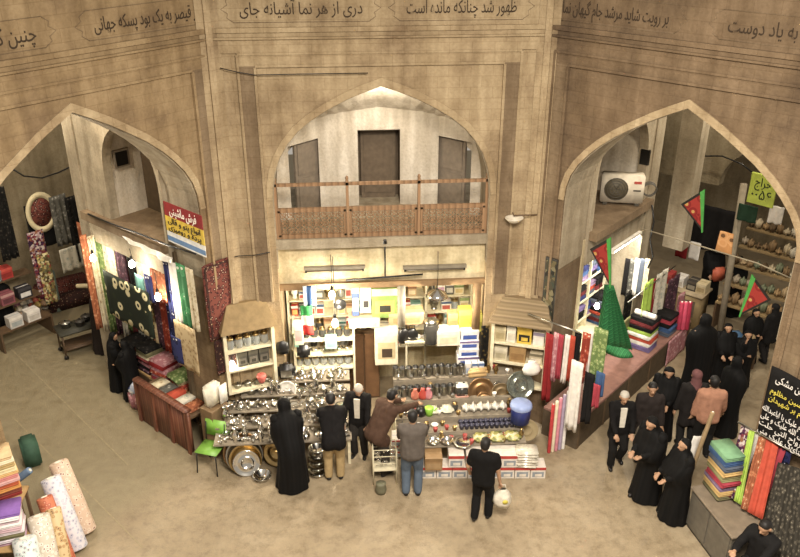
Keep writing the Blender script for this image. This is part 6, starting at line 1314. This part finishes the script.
# left alley
person('woman in a black chador at the far left edge of the alley', (9, 327), 277, 200, 'chador', seed=1)
person('woman in a dark coat standing by the small wheeled table under the cream pole', (104, 350), 290, -70, 'chador', top='#2a2320', seed=2)
person('woman in a black chador at the cloth bench, left of two', (120, 388), 333, -80, 'chador', hands=FRONT, look=(0, 15), seed=3)
person('woman in a black chador at the cloth bench, right of two', (134, 397), 344, 60, 'chador', hands=FRONT, look=(10, 10), seed=4)
# right alley, front row
person('grey-haired person in black jacket and white shirt walking out of the right alley', (614, 464), 391, 176, top='#d6d0c2', coat='#131111', legs='#1a1918', hair=HAIRG, hands=((.1, .16, .55), (.08, .17, .55)), stride=.05, hem=.42, look=(0, 8), seed=7)
person('person in dark brown coat and grey trousers beside the older person', (641, 458), 383, 168, top='#2a2422', legs='#6f675a', hair=HAIRB, hem=.38, hands=((.15, .05, .5), (.15, .05, .5)), seed=8)
person('woman in black chador, face turned down, behind the dark brown coat', (658, 436), 366, 150, 'chador', hands=FRONT, look=(10, 18), seed=9)
person('woman in black chador striding left with hands clasped in the right court', (645, 496), 408, 118, 'chador', hands=((.05, .22, .62), (.05, .22, .62)), stride=.06, look=(0, 10), lean=10, h=1.68, seed=10)
person('woman in a black chador nearest the grey cabinet', (672, 517), 440, 100, 'chador', hands=FRONT, stride=.03, seed=11)
person('person in a salmon shirt and black trousers seen from behind', (700, 456), 378, -12, top='#ad8069', legs='#1c1b1a', hands=((.15, .05, .48), (.15, .1, .52)), seed=12)
person('woman with a dusky scarf left of the salmon shirt', (684, 447), 372, -5, 'man', top='#221f1e', legs='#1c1b1a', scarf='#6d4a4a', hem=.36, seed=13)
person('large figure in a black chador seen from behind at the platform', (692, 396), 308, 10, 'chador', seed=14)
person('woman in a black chador facing out, left of the pair in the alley', (717, 382), 324, 170, 'chador', hands=FRONT, seed=15)
person('woman in black chador with a hand at her mouth, right of the pair', (737, 386), 331, 165, 'chador', hands=((.05, .16, .66), (.04, .13, .85)), seed=16)
person('figure in a black chador behind the pair in the alley', (745, 362), 314, 185, 'chador', seed=17)
person('woman in a black chador walking alone to the right beside the jamb', (722, 432), 358, -75, 'chador', stride=.04, look=(0, 0), seed=18)
person('person in black walking away at the far right by the jamb', (764, 362), 305, 20, 'man', top='#1b1a1a', legs='#22201f', hem=.4, scarf='#1b1a1a', stride=.05, seed=19)
w_ = person('woman in a black chador carrying an orange bag in front of the black awning', (706, 301), 243, 175, 'chador', hands=((.07, .19, .5), (.07, .19, .5)), seed=20)
b = MB(); b.rbox(-.16, .16, -.07, .07, 0, .36, .05); tag(b.build('orange_bag', colm('#d0623f', .6), loc=w_.location + Vector((0.02, -.33, .72)), rz=.1), 'orange bag held by the woman before the black awning', 'bag')
person('woman in a black chador right of the one with the orange bag', (728, 314), 256, 160, 'chador', seed=21)
# seated vendor
sp0 = A(744, 522, 1.15); 
px = A(744, 575, 0)
v = person('vendor in black seated on a stool before the bright scarves', (752, 586), 515, 120, 'man', top='#171616', legs='#1a1918', seat=.47, hands=((.1, .3, .42), (.08, .28, .5)), h=1.7, look=(0, 15), seed=22)
st_ = E('vendor_stool', 'low dark stool under the seated vendor', 'stool', (v.location.x, v.location.y, 0), math.radians(120)); MB().lathe([(.001, .34), (.17, .34), (.175, .37), (.16, .385), (.001, .385)], 18).build('seat', mWoodD, st_)
for a in range(3): MB().tube([(.11 * math.cos(a * 2.1), .11 * math.sin(a * 2.1), .34), (.15 * math.cos(a * 2.1), .15 * math.sin(a * 2.1), 0)], .015, 6).build('leg', mWoodD, st_)
# ------------------------------------------------------------------ light and camera
def area(name, loc, size, power, col, rot=(0, 0, 0), sy=None):
    l = bpy.data.lights.new(name, 'AREA'); l.size = size; l.energy = power; l.color = col
    if sy: l.shape = 'RECTANGLE'; l.size_y = sy
    o = bpy.data.objects.new(name, l); COL.objects.link(o); o.location = loc; o.rotation_euler = rot; return o
area('court_fill', (1.0, -9.3, 10.6), 3.5, 2550, (1., .9, .77))  # added soft light above the frame for walls, floor and balcony; no skylight built
def lamp(name, loc, power, r=.12, col=(1., .88, .7)):
    l = bpy.data.lights.new(name, 'POINT'); l.energy = power; l.shadow_soft_size = r; l.color = col
    o = bpy.data.objects.new(name, l); COL.objects.link(o); o.location = loc
lamp('upper_room_fill', (.1, .75, 6.15), 40, .3)  # bare light added behind the arch to brighten the upper room, no fixture
lamp('left_alley_fill', G('L', 2.2, 2.0, 6.3), 230); lamp('right_alley_fill', G('R', 2.2, 2.0, 6.3), 130)  # unseen fill lights added under the vaults to lift the alleys
lamp('left_far_fill', G('L', 1.5, 5.0, 6.5), 330); lamp('right_far_fill', G('R', 2.0, 5.4, 6.5), 300)  # more unseen fill, added to brighten the far ends of the alleys
W = bpy.data.worlds.new('bazaar_air'); SC.world = W; W.use_nodes = True
bg = W.node_tree.nodes['Background']; bg.inputs[0].default_value = (1., .9, .77, 1); bg.inputs[1].default_value = .42
cam = bpy.data.cameras.new('camera'); co = bpy.data.objects.new('camera', cam); COL.objects.link(co)
cam.sensor_fit = 'HORIZONTAL'; cam.sensor_width = 36.; cam.lens = 36. * FPX / 800.
co.location = CPOS; co.rotation_euler = (PI / 2 - PITCH, 0, -YAW); cam.clip_end = 200
SC.camera = co
SC.view_settings.view_transform = 'Standard'; SC.view_settings.look = 'None'; SC.view_settings.gamma = 1.; SC.view_settings.use_curve_mapping = False
SC.view_settings.exposure = .1
